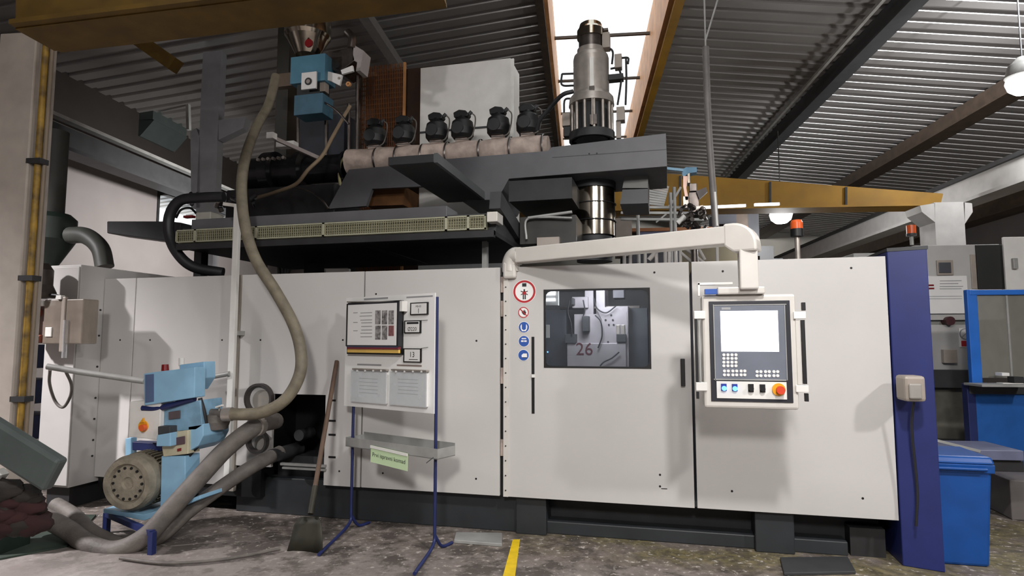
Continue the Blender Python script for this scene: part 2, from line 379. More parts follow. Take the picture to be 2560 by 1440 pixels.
# crane runways
def runway(name, x, zt, h, m, label, y0=-4, y1=25):
    mb = MB().beam(B(x, y0, zt - h / 2), B(x, y1, zt - h / 2), .1, h, side=EB)
    mb.beam(B(x, y0, zt - h), B(x, y1, zt - h), .34, .05, side=EB)
    mb.m(m); o = mb.build(name, m); tag(o, label, 'beam'); rebase(o, B(x, y0, zt)); return o
rr = runway('crane_runway', 5.9, 4.0, .36, conc, 'pale concrete crane runway beam rising to the right edge of the picture')
ro = MB().beam(B(5.83, -4, 4.03), B(5.83, 25, 4.03), .07, .06, side=EB).build('crane_rail', dark); tag(ro, 'dark rail lying on the pale runway beam', 'rail'); rebase(ro, B(5.83, -4, 4.03))
runway('crane_runway', -7.2, 4.55, .34, dkgrey, 'dark crane runway beam descending along the left grey wall')
mb = MB().beam(B(-7.1, -2, 4.62), B(-7.1, 25, 4.62), .12, .05, side=EB); o = mb.build('cable_tray', galv); tag(o, 'pale narrow cable tray on the left dark runway beam', 'tray'); rebase(o, B(-7.1, -2, 4.6))
# crane girders
def girder(x0, x1, y, z0, z1, label, joints=()):
    t = thing('crane_girder', label, 'crane', B(x0, y, z0))
    MB().hexa([B(x0, y - .15, z0), B(x1, y - .15, z0), B(x1, y + .15, z0), B(x0, y + .15, z0), B(x0, y - .15, z1), B(x1, y - .15, z1), B(x1, y + .15, z1), B(x0, y + .15, z1)]).build('web', yelb, t)
    MB().hexa([B(x0, y - .2, z0 - .03), B(x1, y - .2, z0 - .03), B(x1, y + .2, z0 - .03), B(x0, y + .2, z0 - .03), B(x0, y - .2, z0), B(x1, y - .2, z0), B(x1, y + .2, z0), B(x0, y + .2, z0)]).build('flange', yelb, t)
    for j in joints: MB().beam(B(j, y - .17, z0 + .02), B(j, y - .17, z1 - .02), .03, .03).build('joint_seam', dark, t)
    return t
hx = H(9.6)
t = thing('crane_girder', 'yellow crane bridge girder ending on the pale runway at right', 'crane', hx.at(1950, 520))
MB().prism([hx.at(x, y, .0) for x, y in ((1300, 534), (1925, 521), (2350, 517), (2358, 484), (2120, 466), (1640, 432), (1300, 412))], tuple(-hx.n * .3)).build('web', yelb, t)
MB().beam(hx.at(1300, 535, -.15), hx.at(2350, 518, -.15), .42, .03, side=(NB[0], NB[1], 0)).build('flange', yelb, t)
for x, ya, yb_ in ((1925, 455, 518), (2115, 468, 517), (1700, 440, 524)): MB().beam(hx.at(x, ya, .02), hx.at(x, yb_, .02), .03, .03).build('joint_seam', dark, t)
hz = H(3.6)
p0, p1 = hz.at(40, 40), hz.at(900, -60)
dimy = mat('shaded_yellow_paint', '5E4610', .7, var=.3)  # girder yellow darkened in the paint to stand for shade
t = thing('crane_girder', 'yellow crane girder with shade put into its paint, overhead in the dark upper left corner', 'crane', p0)
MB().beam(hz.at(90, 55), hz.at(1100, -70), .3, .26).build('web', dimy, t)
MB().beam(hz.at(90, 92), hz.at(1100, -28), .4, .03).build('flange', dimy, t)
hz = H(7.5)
t = thing('hoist_beam', 'short hoist beam in the same shade-darkened yellow, sloping in the dark upper left', 'beam', hz.at(350, 100))
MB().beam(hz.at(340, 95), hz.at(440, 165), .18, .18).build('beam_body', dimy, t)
# columns
def hall_column(px0, px1, pyt, yb, label, corbels, ptop, m, dp=.4):
    fr = H(yb); t = thing('concrete_column', label, 'column', fr.at((px0 + px1) / 2, pyt))
    x0, x1 = fr.px(px0, pyt)[0], fr.px(px1, pyt)[0]; t.location.z = 0
    fr.rbox(MB(), (x0, x1, 0, fr.px(px0, ptop)[1]), -dp, 0).build('shaft', m, t)
    for pl in corbels: MB().prism([fr.at(x, y, .0) for x, y in pl], tuple(-fr.n * dp)).build('corbel', m, t)
    return t
hall_column(2338, 2412, 560, 9.0, 'pale concrete column with two corbels carrying the right runway', [[(2412, 560), (2432, 530), (2430, 508), (2412, 506)], [(2338, 556), (2305, 530), (2300, 514), (2338, 508)]], 506, conc)
hall_column(500, 546, 300, 8.7, 'grey concrete column with a single corbel behind the upper extruder', [[(546, 300), (614, 292), (608, 320), (546, 350)], [(500, 345), (500, 520), (478, 520), (476, 330), (490, 320)]], 130, mat('column_grey', '8E8E92', .8, var=.1), .15)
# near post at the left edge
fr = H(4.2); t = thing('steel_post', 'grey steel post standing at the left edge of the picture', 'post', fr.at(40, 700)); t.location.z = 0
x0, x1 = fr.px(-45, 700)[0], fr.px(50, 700)[0]
fr.rbox(MB(), (x0, x1, .42, fr.px(60, 80)[1]), -.2, 0).build('shaft', mat('tan_grey_paint', 'A89F96', .6), t, bev=.01)
fr.rbox(MB(), (x0 - .02, x1 + .0, 0, .42), -.24, .03).build('pedestal', grn, t, bev=.01)
t = thing('yellow_guard_pipe', 'worn yellow pipe running down beside the grey post at far left', 'pipe', fr.at(66, 1100))
a = fr.px(62, 700)[0]
MB().tube([fr.pt(a + .01, -.04, fr.px(60, 95)[1]), fr.pt(a, -.04, .7)], .024, res=0).build('pipe', mat('worn_yellow_paint', 'A8842A', .6, var=.5, col2='4A3A20', scale=9), t)
MB().tube([fr.pt(a + .045, -.06, fr.px(60, 95)[1]), fr.pt(a + .035, -.06, .72)], .014, res=0).build('conduit', mat('tan_conduit', '7C6E5C', .6), t)
for zz in (2.9, 2.0, 1.1): fr.rbox(MB(), (x1 - .02, a + .06, zz, zz + .04), -.08, .0).build('pipe_clamp', dark, t)
# yellow floor line, floor plate
l0, l1, l2, l3 = G(1282, 1350), G(1300, 1350), G(1287, 1446), G(1256, 1446)
o = MB().prism([V((p.x, p.y, .002)) for p in (l0, l1, l2, l3)], (0, 0, .003)).build('floor_marking', yelf); tag(o, 'short yellow painted line on the floor below the door', 'marking')
o = MB().prism([V((p.x, p.y, .001)) for p in (G(1140, 1338), G(1255, 1340), G(1255, 1368), G(1135, 1358))], (0, 0, .025)).build('floor_plate', galv, bev=.004); tag(o, 'grey steel plate lying on the floor against the machine base', 'plate')
o = MB().prism([V((p.x, p.y, .001)) for p in (G(1950, 1400), G(2120, 1398), G(2140, 1436), G(1960, 1440))], (0, 0, .02)).build('floor_plate', dkgrey, bev=.004); tag(o, 'dark plate on the floor near the blue end column', 'plate')

# ================================================================ THE MACHINE
XL0, XR0, ZT, ZB = -5.36, 1.55, 2.158, .303
XD0, XD1, XS = -1.284, .185, (-4.985, -3.82, -2.555, -1.325)
mc = thing('moulding_machine', 'long cream enclosed moulding machine with dark base and navy end column', 'machine', (-1.9, 1.2, 0))
F0 = M(0)
# dark body behind the panels
for bb in ((XL0 + .02, -3.55, .03, 2.5, .15, 2.08), (-3.55, -2.88, .55, 2.5, .1, 2.08), (-3.55, -2.88, .03, .55, 1.1, 2.08), (-2.88, -1.34, .03, 2.5, ZB + .02, 2.08), (XD1 + .05, XR0 - .02, .03, 2.5, ZB + .02, 2.08)):
    MB().box(*bb).build('body_block', black, mc)
for bb in ((-1.34, XD1 + .05, 1.5, 1.55, ZB, 2.1), (-1.34, XD1 + .05, .04, 1.5, ZB, ZB + .04), (-1.34, -1.29, .06, 1.5, ZB, 2.1), (XD1 + .02, XD1 + .05, .06, 1.5, ZB, 2.1)):
    MB().box(*bb).build('chamber_wall', dkgrey, mc)
# base
mb = MB().box(-3.9, 1.5, .28, 2.5, 0, .32); mb.build('plinth', dark, mc)
MB().box(-1.2, 1.25, .12, .28, .0, .1).build('lower_rail', base_m, mc, bev=.008)
MB().box(-3.85, -1.2, .1, .28, .0, .32).build('base_block', base_m, mc, bev=.008)
for a, b in ((1285, 1362), (1890, 1990)):
    x0, x1 = F0.px(a, 1320)[0], F0.px(b, 1320)[0]; MB().box(x0, x1, .06, .28, .0, .32).build('foot_block', base_m, mc, bev=.008)
MB().box(1.27, 1.5, .14, .28, 0, .2).build('foot_block', dark, mc)
# panels
def panel(x0, x1, z0=ZB, z1=ZT, holes=(), name='side_panel'):
    o = MB().box(x0, x1, 0, .028, z0, z1).build(name, paint, mc, bev=.003)
    for px, py in holes: h = MB(); F0.disc(h, px, py, .0085, -.004, .0015, 10); h.build('screw', black, o)
    return o
panel(XL0, XS[0] - .006, .25, holes=[(300, 850)])
panel(XS[0] + .006, XS[1] - .035, .25, holes=[(375, 850), (555, 850)])
MB().box(XS[1] - .03, XS[1] + .02, -.01, .03, .2, ZT).build('seam_shadow_strip', mat('seam_shadow_grey', 'A19A90', .5), mc, bev=.003)  # grey strip put in for the shadow at the panel seam
xo0, xo1 = F0.px(680, 1080)[0], F0.px(812, 1080)[0]; zo1, zo0 = F0.px(750, 986)[1], F0.px(750, 1172)[1]
pc = MB()
pc.prism([(XS[1] + .025, 0, zo0 - .0), (xo0, 0, zo0), (xo0, 0, zo1), (xo1, 0, zo1), (xo1, 0, ZB), (XS[2] - .006, 0, ZB), (XS[2] - .006, 0, ZT), (XS[1] + .025, 0, ZT)], (0, .028, 0))
pco = pc.build('side_panel', paint, mc)
for p in ((651, 850), (857, 850), (848, 1178)): h = MB(); F0.disc(h, p[0], p[1], .0085, -.004, .0015, 10); h.build('screw', black, pco)
for y in (1001, 1052, 1087, 1143):
    q = MB(); F0.box(q, 821, y - 2.5, 839, y + 2.5, -.004, .002); q.build('slot', black, pco)
panel(XS[2] + .006, XS[3], holes=[(957, 1183), (1191, 852), (1190, 1197), (940, 735)])
panel(XD1 + .02, XR0, holes=[(1807, 678), (2128, 670), (2157, 1246), (1830, 1228)])
for (px, py, rp) in ((652, 997, .14), (648, 1103, .105)):   # round ports left of the opening
    a, z = F0.px(px, py); q = MB().lathe((a, 0, z), [(rp, 0), (rp, .05), (rp - .02, .05), (rp - .03, .004)], 32, (0, -1, 0)); q.build('round_port', mat('port_dark', '3C3836', .5), mc); MB().cyl((a + .015, 0, z - .015), (a + .015, -.006, z - .015), rp - .045, n=28).build('port_cover', mat('port_grey', '948E86', .5), mc)
a0, z0 = F0.px(700, 1120); q = MB().cyl((a0, .3, z0 - .05), (a0, -.12, z0 - .05), .06).cyl((a0 + .12, .3, z0 + .1), (a0 + .12, .1, z0 + .1), .05).box(a0 - .15, xo1 - .02, .2, .5, z0 - .35, z0 - .1); q.build('pump_block', dark, mc)
F0.box(MB(), 700, 1160, 812, 1166, .0, .03).build('sill_bar', galv, mc); F0.box(MB(), 705, 1170, 812, 1175, .0, .03).build('sill_bar', galv, mc)
# door
rw = F0.rect(1362, 724, 1624, 918)
dr = MB().plate_hole(F0, (XD0, XD1, ZB, ZT), rw, -.028, .0, .03).build('door', paint, mc)
MB().plate_hole(F0, (rw[0] - .008, rw[1] + .008, rw[2] - .008, rw[3] + .008), (rw[0] + .006, rw[1] - .006, rw[2] + .006, rw[3] - .006), -.02, .004, .045).build('window_seal', black, dr)
F0.rbox(MB(), rw, -.015, -.01).build('window_pane', winglass, dr)
q = MB(); F0.box(q, 1329, 842, 1336, 1034, -.004, .003); q.build('slot', black, dr)
q = MB(); F0.box(q, 1329, 936, 1337, 944, .002, .02); q.build('slot_clip', whitem, dr)
q = MB(); F0.box(q, 1702, 897, 1713, 966, .0, .03); q.build('door_handle', black, dr, bev=.004)
for p in ((1636, 681), (1650, 1187), (1650, 1216)): h = MB(); F0.disc(h, p[0], p[1], .0085, -.004, .0015, 10); h.build('screw', black, dr)
h = MB(); F0.box(h, 1653, 1221, 1668, 1223, 0, .001); h.build('scratch', black, dr)
hs = MB().box(-1.292, -1.252, -.012, .0, ZB, ZT); ho = hs.build('hinge_strip', paint2, dr)
h = MB()
for k in range(16): MBz = ZB + .05 + k * (ZT - ZB - .1) / 15; h.cyl((-1.272, -.0115, MBz), (-1.272, -.016, MBz), .006, n=8)
h.build('rivet', dark, ho, kind='stuff')
MB().box(-1.322, -1.294, .03, .05, ZB, ZT).build('door_gap_strip', black, mc)
for z in (.62, 1.2, 1.75, 1.95): MB().box(-1.32, -1.296, .005, .03, z, z + .13).build('hinge_block', cream, mc)
# safety stickers
def sticker(px, py, r, kind):
    a, z = F0.px(px, py); Y = -.002; q = MB(); n = (0, -1, 0)
    def disc(m, rr, t): q.m(m); q.cyl((a, Y, z), (a, Y - t, z), rr, n=32)
    def poly(m, pts, t=.0026):
        q.m(m); q.prism([(a + x * r, Y - .0014, z + y * r) for x, y in pts], (0, -t + .0014, 0))
    def rect(m, x0, y0, x1, y1): poly(m, [(x0, y0), (x1, y0), (x1, y1), (x0, y1)])
    disc(whp, r, .001)
    if kind == 'overhead':
        q.m(redp); q.ring((a, Y - .001, z), n, r * .78, r * .95, .0008)
        rect(inkm, -.18, .42, .18, .7); rect(redp, -.14, -.25, .14, .02); rect(inkm, -.06, -.02, .06, .2)
        poly(inkm, [(-.3, .0), (-.1, -.08), (-.1, -.02), (-.3, .08)]); poly(inkm, [(.3, .0), (.1, -.08), (.1, -.02), (.3, .08)])
        poly(inkm, [(-.3, -.3), (-.1, -.2), (-.1, -.12), (-.3, -.24)]); poly(inkm, [(.3, -.3), (.1, -.2), (.1, -.12), (.3, -.24)])
        rect(inkm, -.13, -.65, -.03, -.25); rect(inkm, .03, -.65, .13, -.25)
    elif kind == 'no_touch':
        q.m(redp); q.ring((a, Y - .001, z), n, r * .8, r * .96, .0008)
        poly(inkm, [(-.1, -.3), (.2, -.5), (.45, -.2), (.45, .1), (.35, .1), (.34, .35), (.26, .35), (.24, .1), (.2, .45), (.1, .45), (.1, .1), (.0, .35), (-.08, .3), (-.02, 0), (-.25, .12), (-.3, .02)])
        poly(redp, [(-.62, .5), (-.5, .62), (.62, -.5), (.5, -.62)], .003)
    else:
        disc(blp, r * .92, .0016)
        if kind == 'glove':
            poly(whp, [(-.5, .45), (-.38, .5), (-.36, -.3), (-.1, -.5), (.1, -.5), (.36, -.3), (.38, .5), (.5, .45), (.62, .1), (.55, -.35), (.3, -.7), (-.3, -.7), (-.55, -.35), (-.62, .1)], .003)
        elif kind == 'goggles':
            rect(whp, -.4, .35, .4, .55); rect(whp, -.5, -.12, -.05, .15); rect(whp, .05, -.12, .5, .15)
        else:
            poly(whp, [(-.3, -.35), (.65, -.35), (.6, .3), (-.05, .3), (-.35, .0)]); poly(inkm, [(-.3, -.38), (.65, -.38), (.65, -.46), (-.3, -.46)])
    return q.build('safety_sticker', None, dr, label={'overhead': 'red-ringed round sticker with a figure below a block', 'no_touch': 'small red barred round sticker', 'glove': 'blue round sticker, upper of three', 'goggles': 'blue round sticker with goggles', 'boot': 'blue round sticker with white shape'}[kind])
sticker(1311, 729, .098, 'overhead'); sticker(1309, 781, .047, 'no_touch'); sticker(1310, 818, .047, 'glove'); sticker(1310, 853, .047, 'goggles'); sticker(1309, 888, .047, 'boot')
# navy end column with corner chamfer
ztb = P(2308, 627, -.05).z
MB().prism([(1.56, .0, 0), (1.79, -.075, 0), (1.79, 2.4, 0), (1.56, 2.4, 0)], (0, 0, 2.2)).build('end_column', bluem, mc, bev=.006)
MB().prism([(1.56, -.005, 2.19), (1.795, -.08, 2.19), (1.795, 2.4, 2.19), (1.56, 2.4, 2.19)], (0, 0, .025)).build('column_top_shade', dkgrey, mc)  # dark grey strip standing in for the shadow at the column top
mb = MB(); fj = M(-.24)
x0, x1, z0, z1 = fj.rect(2262, 940, 2316, 1005); mb.box(x0, x1, -.24, -.06, z0, z1)
o = mb.build('junction_box', beige, mc, bev=.02); MB().box(x0 + .02, x1 - .03, -.26, -.24, z0 + .02, z1 - .05).build('box_cover', mat('cover_grey', '96928C', .45), o, bev=.01)
MB().tube([(x0 + .08, -.15, z0), (x0 + .07, -.12, z0 - .2), (x0 + .09, -.1, z0 - .6), (x0 + .07, -.1, .3)], .008).build('box_cable', hose_k, mc)
# beacon on the machine
bx = F0.at(1992, 640, -.3); t = thing('warning_beacon', 'orange beacon on a thin pale pole above the cream machine', 'beacon', bx)
fb = M(.3); zt = fb.px(1992, 582)[1]; xb = fb.px(1993, 600)[0]
t.location = (xb, .3, 2.08)
MB().cyl((xb, .3, 2.08), (xb, .3, zt - .02), .02).build('pole', steel, t)
MB().cyl((xb, .3, zt - .03), (xb, .3, zt + .03), .048).build('beacon_base', black, t); MB().lathe((xb, .3, zt + .03), [(.046, 0), (.046, .05), (.038, .07), (0, .075)]).build('lens', orange, t)
# inside the chamber: mould
mo = thing('mould', 'grey metal mould marked 26 seen through the door window', 'mould', (-.55, 1.0, ZB + .04))
FI = M(.75)
def ib(name, x0, y0, x1, y1, d0, d1, m, par, fr=FI, bev=.004): q = MB(); fr.box(q, x0, y0, x1, y1, d0, d1); return q.build(name, m, par, bev=bev)
ib('mould_plate', 1436, 785, 1548, 990, -.4, 0, moldm, mo); ib('mould_plate', 1548, 765, 1572, 990, -.4, .03, moldm, mo)
ib('lower_plate', 1418, 858, 1566, 1010, -.3, .06, moldm, mo)
ib('support_column', 1462, 700, 1484, 860, -.4, -.05, moldm, mo); ib('support_column', 1490, 700, 1513, 860, -.4, -.05, moldm, mo)
q = MB(); q.prism([FI.at(x, y, .035) for x, y in ((1548, 765), (1566, 780), (1570, 830), (1560, 870), (1536, 900), (1505, 910), (1500, 840), (1505, 800), (1490, 770))], (0, .05, 0)); q.build('cam_plate', moldm, mo)
q = MB()
for p in ((1514, 800), (1532, 800), (1522, 812), (1534, 812), (1520, 855), (1508, 878), (1528, 788), (1518, 862), (1505, 888)): FI.disc(q, p[0], p[1], .009, .03, .042, 10)
q.build('bolt', dark, mo)
q = MB(); q.text('26', FI.at(1461, 874, .064), .16, (1, 0, 0), sx=1.0); q.build('painted_number', mat('dark_red_marker', '551A22', .6), mo)
for pts in ([(1424, 750), (1420, 780), (1428, 810), (1430, 838)], [(1485, 745), (1492, 770), (1515, 782), (1540, 765)], [(1488, 788), (1502, 805), (1505, 840), (1495, 870)], [(1458, 750), (1462, 775), (1458, 790)], [(1548, 880), (1530, 895), (1510, 905), (1500, 915)]):
    MB().tube([FI.at(x, y, .09) for x, y in pts], .006, 8).build('cable', hose_k, mo)
ib('cylinder', 1455, 790, 1472, 828, 0, .1, dkgrey, mo); ib('cylinder', 1428, 745, 1434, 762, 0, .1, dkgrey, mo)
ib('side_block', 1412, 835, 1440, 858, -.1, .08, dkgrey, mo); ib('side_block', 1541, 835, 1565, 855, -.1, .08, dkgrey, mo); ib('side_rod', 1540, 812, 1550, 836, -.1, .05, steel, mo); ib('side_rod', 1553, 812, 1562, 836, -.1, .05, steel, mo)
ib('upper_block', 1430, 742, 1470, 770, -.2, .0, moldm, mo); ib('upper_block', 1532, 720, 1560, 745, -.2, 0, mat('dim_block', '6C6A70', .5), mo)
ib('guide_bar', 1400, 765, 1600, 772, -.2, -.12, dsteel, mo); ib('side_panel', 1566, 770, 1620, 920, -.3, -.1, mat('chamber_side', '44464C', .5), mo); ib('side_panel', 1362, 775, 1416, 920, -.3, -.1, mat('chamber_side2', '3E4046', .5), mo)
q = MB(); F0.disc(q, 1369, 880, .006, .0, .004, 10)
q.build('status_light', ledb, dr)
t = thing('work_lamp', 'white work lamp glowing at the upper left inside the door window', 'lamp', F0.at(1375, 735, -.25))
fi = M(.3); ib('lamp_body', 1352, 722, 1396, 764, -.05, -.01, whitem, t, fi); ib('tube', 1352, 728, 1388, 738, -.01, .0, tubem, t, fi, 0); ib('tube', 1352, 746, 1388, 753, -.01, .0, tubem, t, fi, 0)
o = ib('instruction_card', 1350, 812, 1374, 845, -.01, 0, paper, None, M(.12)); tag(o, 'small white card inside the lower left of the door window', 'card')
lamp_light('chamber_lamp', (-.55, .25, 2.02), 9, .3, col=(.9, .93, 1), target=(-.55, 1.0, 1.4))

# ================================================================ SWING ARM AND CONTROL PANEL
FA = M(-.62)
ca = thing('control_panel', 'cream swing-arm operator panel with a lit white screen and key fields', 'control panel', (-1.25, -.02, 2.16))
zl = 2.245
pA = V((-1.235, .02, zl)); pB = V((FA.px(1838, 600)[0], -.62, zl + .005))
mb = MB().box(-1.29, -1.18, -.05, .1, 2.06, 2.2); mb.build('pivot_post', paint2, ca, bev=.02)
mb = MB().tube([(-1.235, .02, 2.12), (-1.235, .02, 2.19), pA + V((.03, -.01, .0)), pA + (pB - pA) * .05], .075, 16); mb.build('pivot_elbow', paint2, ca)
MB().beam(pA + (pB - pA) * .045, pB + (pA - pB) * .02, .12, .135, side=(0, 0, 1)).build('arm', paint2, ca, bev=.008)
d = (pB - pA).normalized()
mb = MB(); ex = pB
poly = []
for k in range(9): a = PI / 2 * k / 8; poly.append(ex + d * (.15 * math.sin(a)) + V((0, 0, -.075 + .15 * math.cos(a))))
poly += [ex + d * .15 + V((0, 0, -.12)), ex + d * -.0 + V((0, 0, -.12)), ex + d * -.06 + V((0, 0, -.075)), ex + d * -.06 + V((0, 0, .075))]
side = d.cross(V((0, 0, 1))); poly = [p - side * .07 for p in poly]
mb.prism(poly, side * .14).build('arm_elbow', paint2, ca, bev=.015)
hr = FA.rect(1757, 736, 1993, 1022); pc_ = ex + d * .075
MB().beam(pc_ + V((0, 0, -.1)), V((pc_.x, pc_.y, hr[3] + .03)), .115, .115, side=(1, 0, 0)).build('drop_post', paint2, ca, bev=.01)
q = MB(); q.box(hr[0] + .1, pc_.x + .1, -.66, -.5, hr[3] - .0, hr[3] + .05); q.build('mount_bracket', paint2, ca, bev=.01)
FA.box(MB(), 1762, 722, 1830, 735, -.02, .03).build('blue_clip', blp, ca)
q = MB(); FA.box(q, 1744, 706, 1832, 712, -.06, -.02); FA.box(q, 1744, 706, 1750, 740, -.06, -.02); q.build('bracket_bar', whitem, ca, bev=.002)
FA.rbox(MB(), hr, -.16, .0).build('housing', paint2, ca, bev=.016)
Ff = M(-.62)
def fbx(name, x0, y0, x1, y1, t0, t1, m, bev=0, par=ca): q = MB(); Ff.box(q, x0, y0, x1, y1, t0, t1); return q.build(name, m, par, bev=bev)
fbx('bezel', 1775, 752, 1979, 1005, 0, .006, mat('black_bezel', '2A2A30', .4), .002)
pad = fbx('keypad_plate', 1787, 763, 1964, 948, .006, .010, padm); fbx('keypad_rim', 1785, 761, 1966, 763, .006, .013, galv); fbx('keypad_rim', 1785, 948, 1966, 951, .006, .013, galv); fbx('keypad_rim', 1785, 761, 1787, 951, .006, .013, galv); fbx('keypad_rim', 1964, 761, 1966, 951, .006, .013, galv)
fbx('screen', 1802, 777, 1946, 879, .010, .012, screen)
lp = fbx('button_strip', 1792, 954, 1967, 997, .006, .011, whitem)
kx = lambda x: 1720 + x / 4.234
ky = lambda y: 700 + y / 4.234
def key(x, y): q = MB(); Ff.disc(q, kx(x), ky(y), .0098, .010, .014, 12); return q.build('key', paper, pad)
for y in (792, 830, 870, 908):
    for x in (380, 423, 466, 508): key(x, y)
for y in (963, 1004):
    for x in (386, 427, 475, 516, 563, 602): key(x, y)
for y in (970, 1013):
    for x in (732, 772, 821, 861, 910, 950): key(x, y)
for x, y in ((380, 1135), (495, 1138)):
    o = fbx('button_base', kx(x) - 7, ky(y) - 9, kx(x) + 7, ky(y) + 9, .011, .018, mat('blue_bezel', '2A3C8C', .4), .002); q = MB(); Ff.disc(q, kx(x) + 1, ky(y) + 3, .016, .018, .026, 14); q.build('lit_button', ledb, o)
for x, y in ((667, 1143), (790, 1147)):
    o = fbx('switch_base', kx(x) - 7, ky(y) - 10, kx(x) + 7, ky(y) + 10, .011, .02, black, .002); q = MB(); Ff.disc(q, kx(x) + 1, ky(y) + 2, .016, .02, .035, 14); q.build('switch_knob', black, o)
q = MB(); Ff.disc(q, kx(962), ky(1160), .04, .011, .022, 24); o = q.build('stop_ring', yell, ca)
q = MB(); Ff.disc(q, kx(985), ky(1168), .026, .022, .05, 20); q.build('stop_button', mat('stop_orange_red', 'D04428', .4), o); 
fbx('label_plate', kx(355), ky(290), kx(450), ky(315), .010, .0115, greyink)
Fb = M(-.5)
for (x0, y0, x1, y1) in ((1735, 777, 1763, 797), (1740, 956, 1768, 977), (1984, 779, 2015, 797), (1990, 963, 2022, 981)): fbx('bracket', x0, y0, x1, y1, -.06, .012, whitem, .003)
for (x0, y0, x1, y1) in ((1738, 798, 1745, 955), (1741, 980, 1748, 997)): fbx('side_bar', x0, y0, x1, y1, -.03, .0, black)
for (x0, y0, x1, y1) in ((2005, 756, 2014, 776), (2006, 800, 2015, 960), (2013, 984, 2022, 1004)): fbx('side_bar', x0, y0, x1, y1, -.03, .0, black)
fbx('grip_tube', 1991, 800, 2002, 962, -.03, .0, paint2, .004); fbx('grip_tube', 1747, 798, 1752, 955, -.03, .0, galv, .002)
# ================================================================ NOTICE BOARD STAND
La, Ra = G(877, 1325), CAM + ray(1087, 1315) * (4.72 / (ray(1087, 1315).dot(V((-math.sin(YAW), math.cos(YAW), 0)))))
FB = Fr(La, (Ra.x - La.x, Ra.y - La.y, 0))
WB = (V((Ra.x, Ra.y, 0)) - V((La.x, La.y, 0))).length
bd = thing('notice_board_stand', 'white notice board on two thin navy tube legs in front of the machine', 'notice board', (La.x, La.y, 0))
br = (FB.px(868, 880)[0], FB.px(1091, 880)[0], FB.px(980, 1024)[1], FB.px(980, 739)[1])
MB_ = MB(); FB.rbox(MB_, br, .012, .022); MB_.build('board', whp, bd)
for i, (s, foot, back) in enumerate(((0.0, G(797, 1392), None), (WB, G(1036, 1440), None))):
    top = FB.pt(s, 0, br[3] - .03); ft = V((foot.x, foot.y, .015))
    MB().tube([top, FB.pt(s, 0, .16)] + spline([FB.pt(s, 0, .16), FB.pt(s, .0, .06) * .9 + ft * .1, ft], 5)[1:], .0125, res=0).build('leg', navy, bd)
    MB().tube([FB.pt(s, -.0, .12), FB.pt(s, -.08, .02), FB.pt(s, -.2, .014)], .0125).build('rear_foot', navy, bd)
def fb(name, x0, y0, x1, y1, t0, t1, m, par=bd, bev=0): q = MB(); FB.box(q, x0, y0, x1, y1, t0, t1); return q.build(name, m, par, bev=bev)
fb('title_strip', 910, 744.5, 970, 748.5, .022, .0235, greyink); fb('title_strip', 1016, 740, 1082, 743.5, .022, .0235, greyink)
fb('title_strip', 893, 910, 953, 914, .022, .0235, greyink); fb('title_strip', 992, 912, 1054, 916, .022, .0235, mat('brownish_print', '8A7A74', .6))
# hanging flip folder
fo = thing('flip_folder', 'thick flip folder of instruction sheets hanging on the notice board', 'folder', FB.at(932, 885, .03))
def fold(name, x0, y0, x1, y1, t0, t1, m, bev=0): q = MB(); FB.box(q, x0, y0, x1, y1, t0, t1); return q.build(name, m, fo, bev=bev)
fold('back_cover', 868, 754, 1001, 886, .024, .06, black, .002)
fold('yellow_sheets', 868, 872, 996, 882, .06, .08, mat('yellow_sheet', 'E0B860', .6)); fold('red_sheets', 867, 866, 995, 873, .06, .09, mat('maroon_sheet', '7A3038', .6)); fold('blue_sheets', 866, 862, 993, 868, .06, .095, mat('slate_sheet', '566080', .6))
fold('front_pocket', 865, 756, 996, 866, .06, .10, mat('black_edge', '26262A', .4), .002)
fold('front_page', 869, 760, 991, 863, .1, .102, paper)
for r in range(2):
    for c in range(3):
        x = 938 + c * 16.5; y = 776 + r * 38
        fold('page_photo', x, y, x + 13.5, y + (35 if not (r and c == 2) else 26), .102, .1028, photor if (r and c == 2) else photo)
for y in (781, 789, 799, 806, 815, 824, 832, 841): fold('text_line', 899 + (y % 3) * 2, y, 930, y + 2, .102, .1026, greyink)
for y in (781, 805, 826): fold('text_line', 883, y, 894, y + 2, .102, .1026, greyink)
q = MB(); q.tube([FB.at(868, 755, .07), FB.at(996, 755, .07)], .006, 8, res=0); q.build('hanger_rod', steel, fo)
fold('side_tab', 999, 752, 1005, 778, .03, .09, whitem)
# number cards
def card(label, x0, y0, x1, y1, txts, bars=()):
    t = thing('number_card', label, 'card', FB.at((x0 + x1) / 2, y1, .024))
    q = MB(); FB.box(q, x0, y0, x1, y1, .023, .036); q.build('card_frame', black, t)
    q = MB(); FB.box(q, x0 + 3, y0 + 2.5, x1 - 3, y1 - 2.5, .036, .038); q.build('card_face', paper, t)
    for (s, x, y, sz, m) in txts: q = MB(); q.text(s, FB.at(x, y, .0386), sz, FB.e); q.build('card_print', m, t)
    for (a, b, c_, d_, m) in bars: q = MB(); FB.box(q, a, b, c_, d_, .038, .039); q.build('print_bar', m, t)
card('white card reading 1, uppermost of the cards on the board', 1025, 756, 1069, 787, [('1', 1046, 778, .055, inkm), ('MB-05', 1046, 766, .022, inkm)])
card('white card reading diameter 220 in the middle of the board', 1010, 801, 1051, 833, [('\u00d8220', 1030, 823, .042, inkm)], [(1017, 805, 1046, 810, inkm)])
card('white card reading 13, lowest of the cards on the board', 1008, 871, 1052, 906, [('13', 1030, 887, .058, inkm)], [(1022, 898, 1044, 899.5, inkm)])
for (a, b, c_, d_) in ((1051, 801, 1069, 800), (1052, 871, 1070, 868)):
    MB().beam(FB.at(a, b, .03), FB.at(c_, d_, .03), .003, .003).build('card_wire', dkgrey, bd)
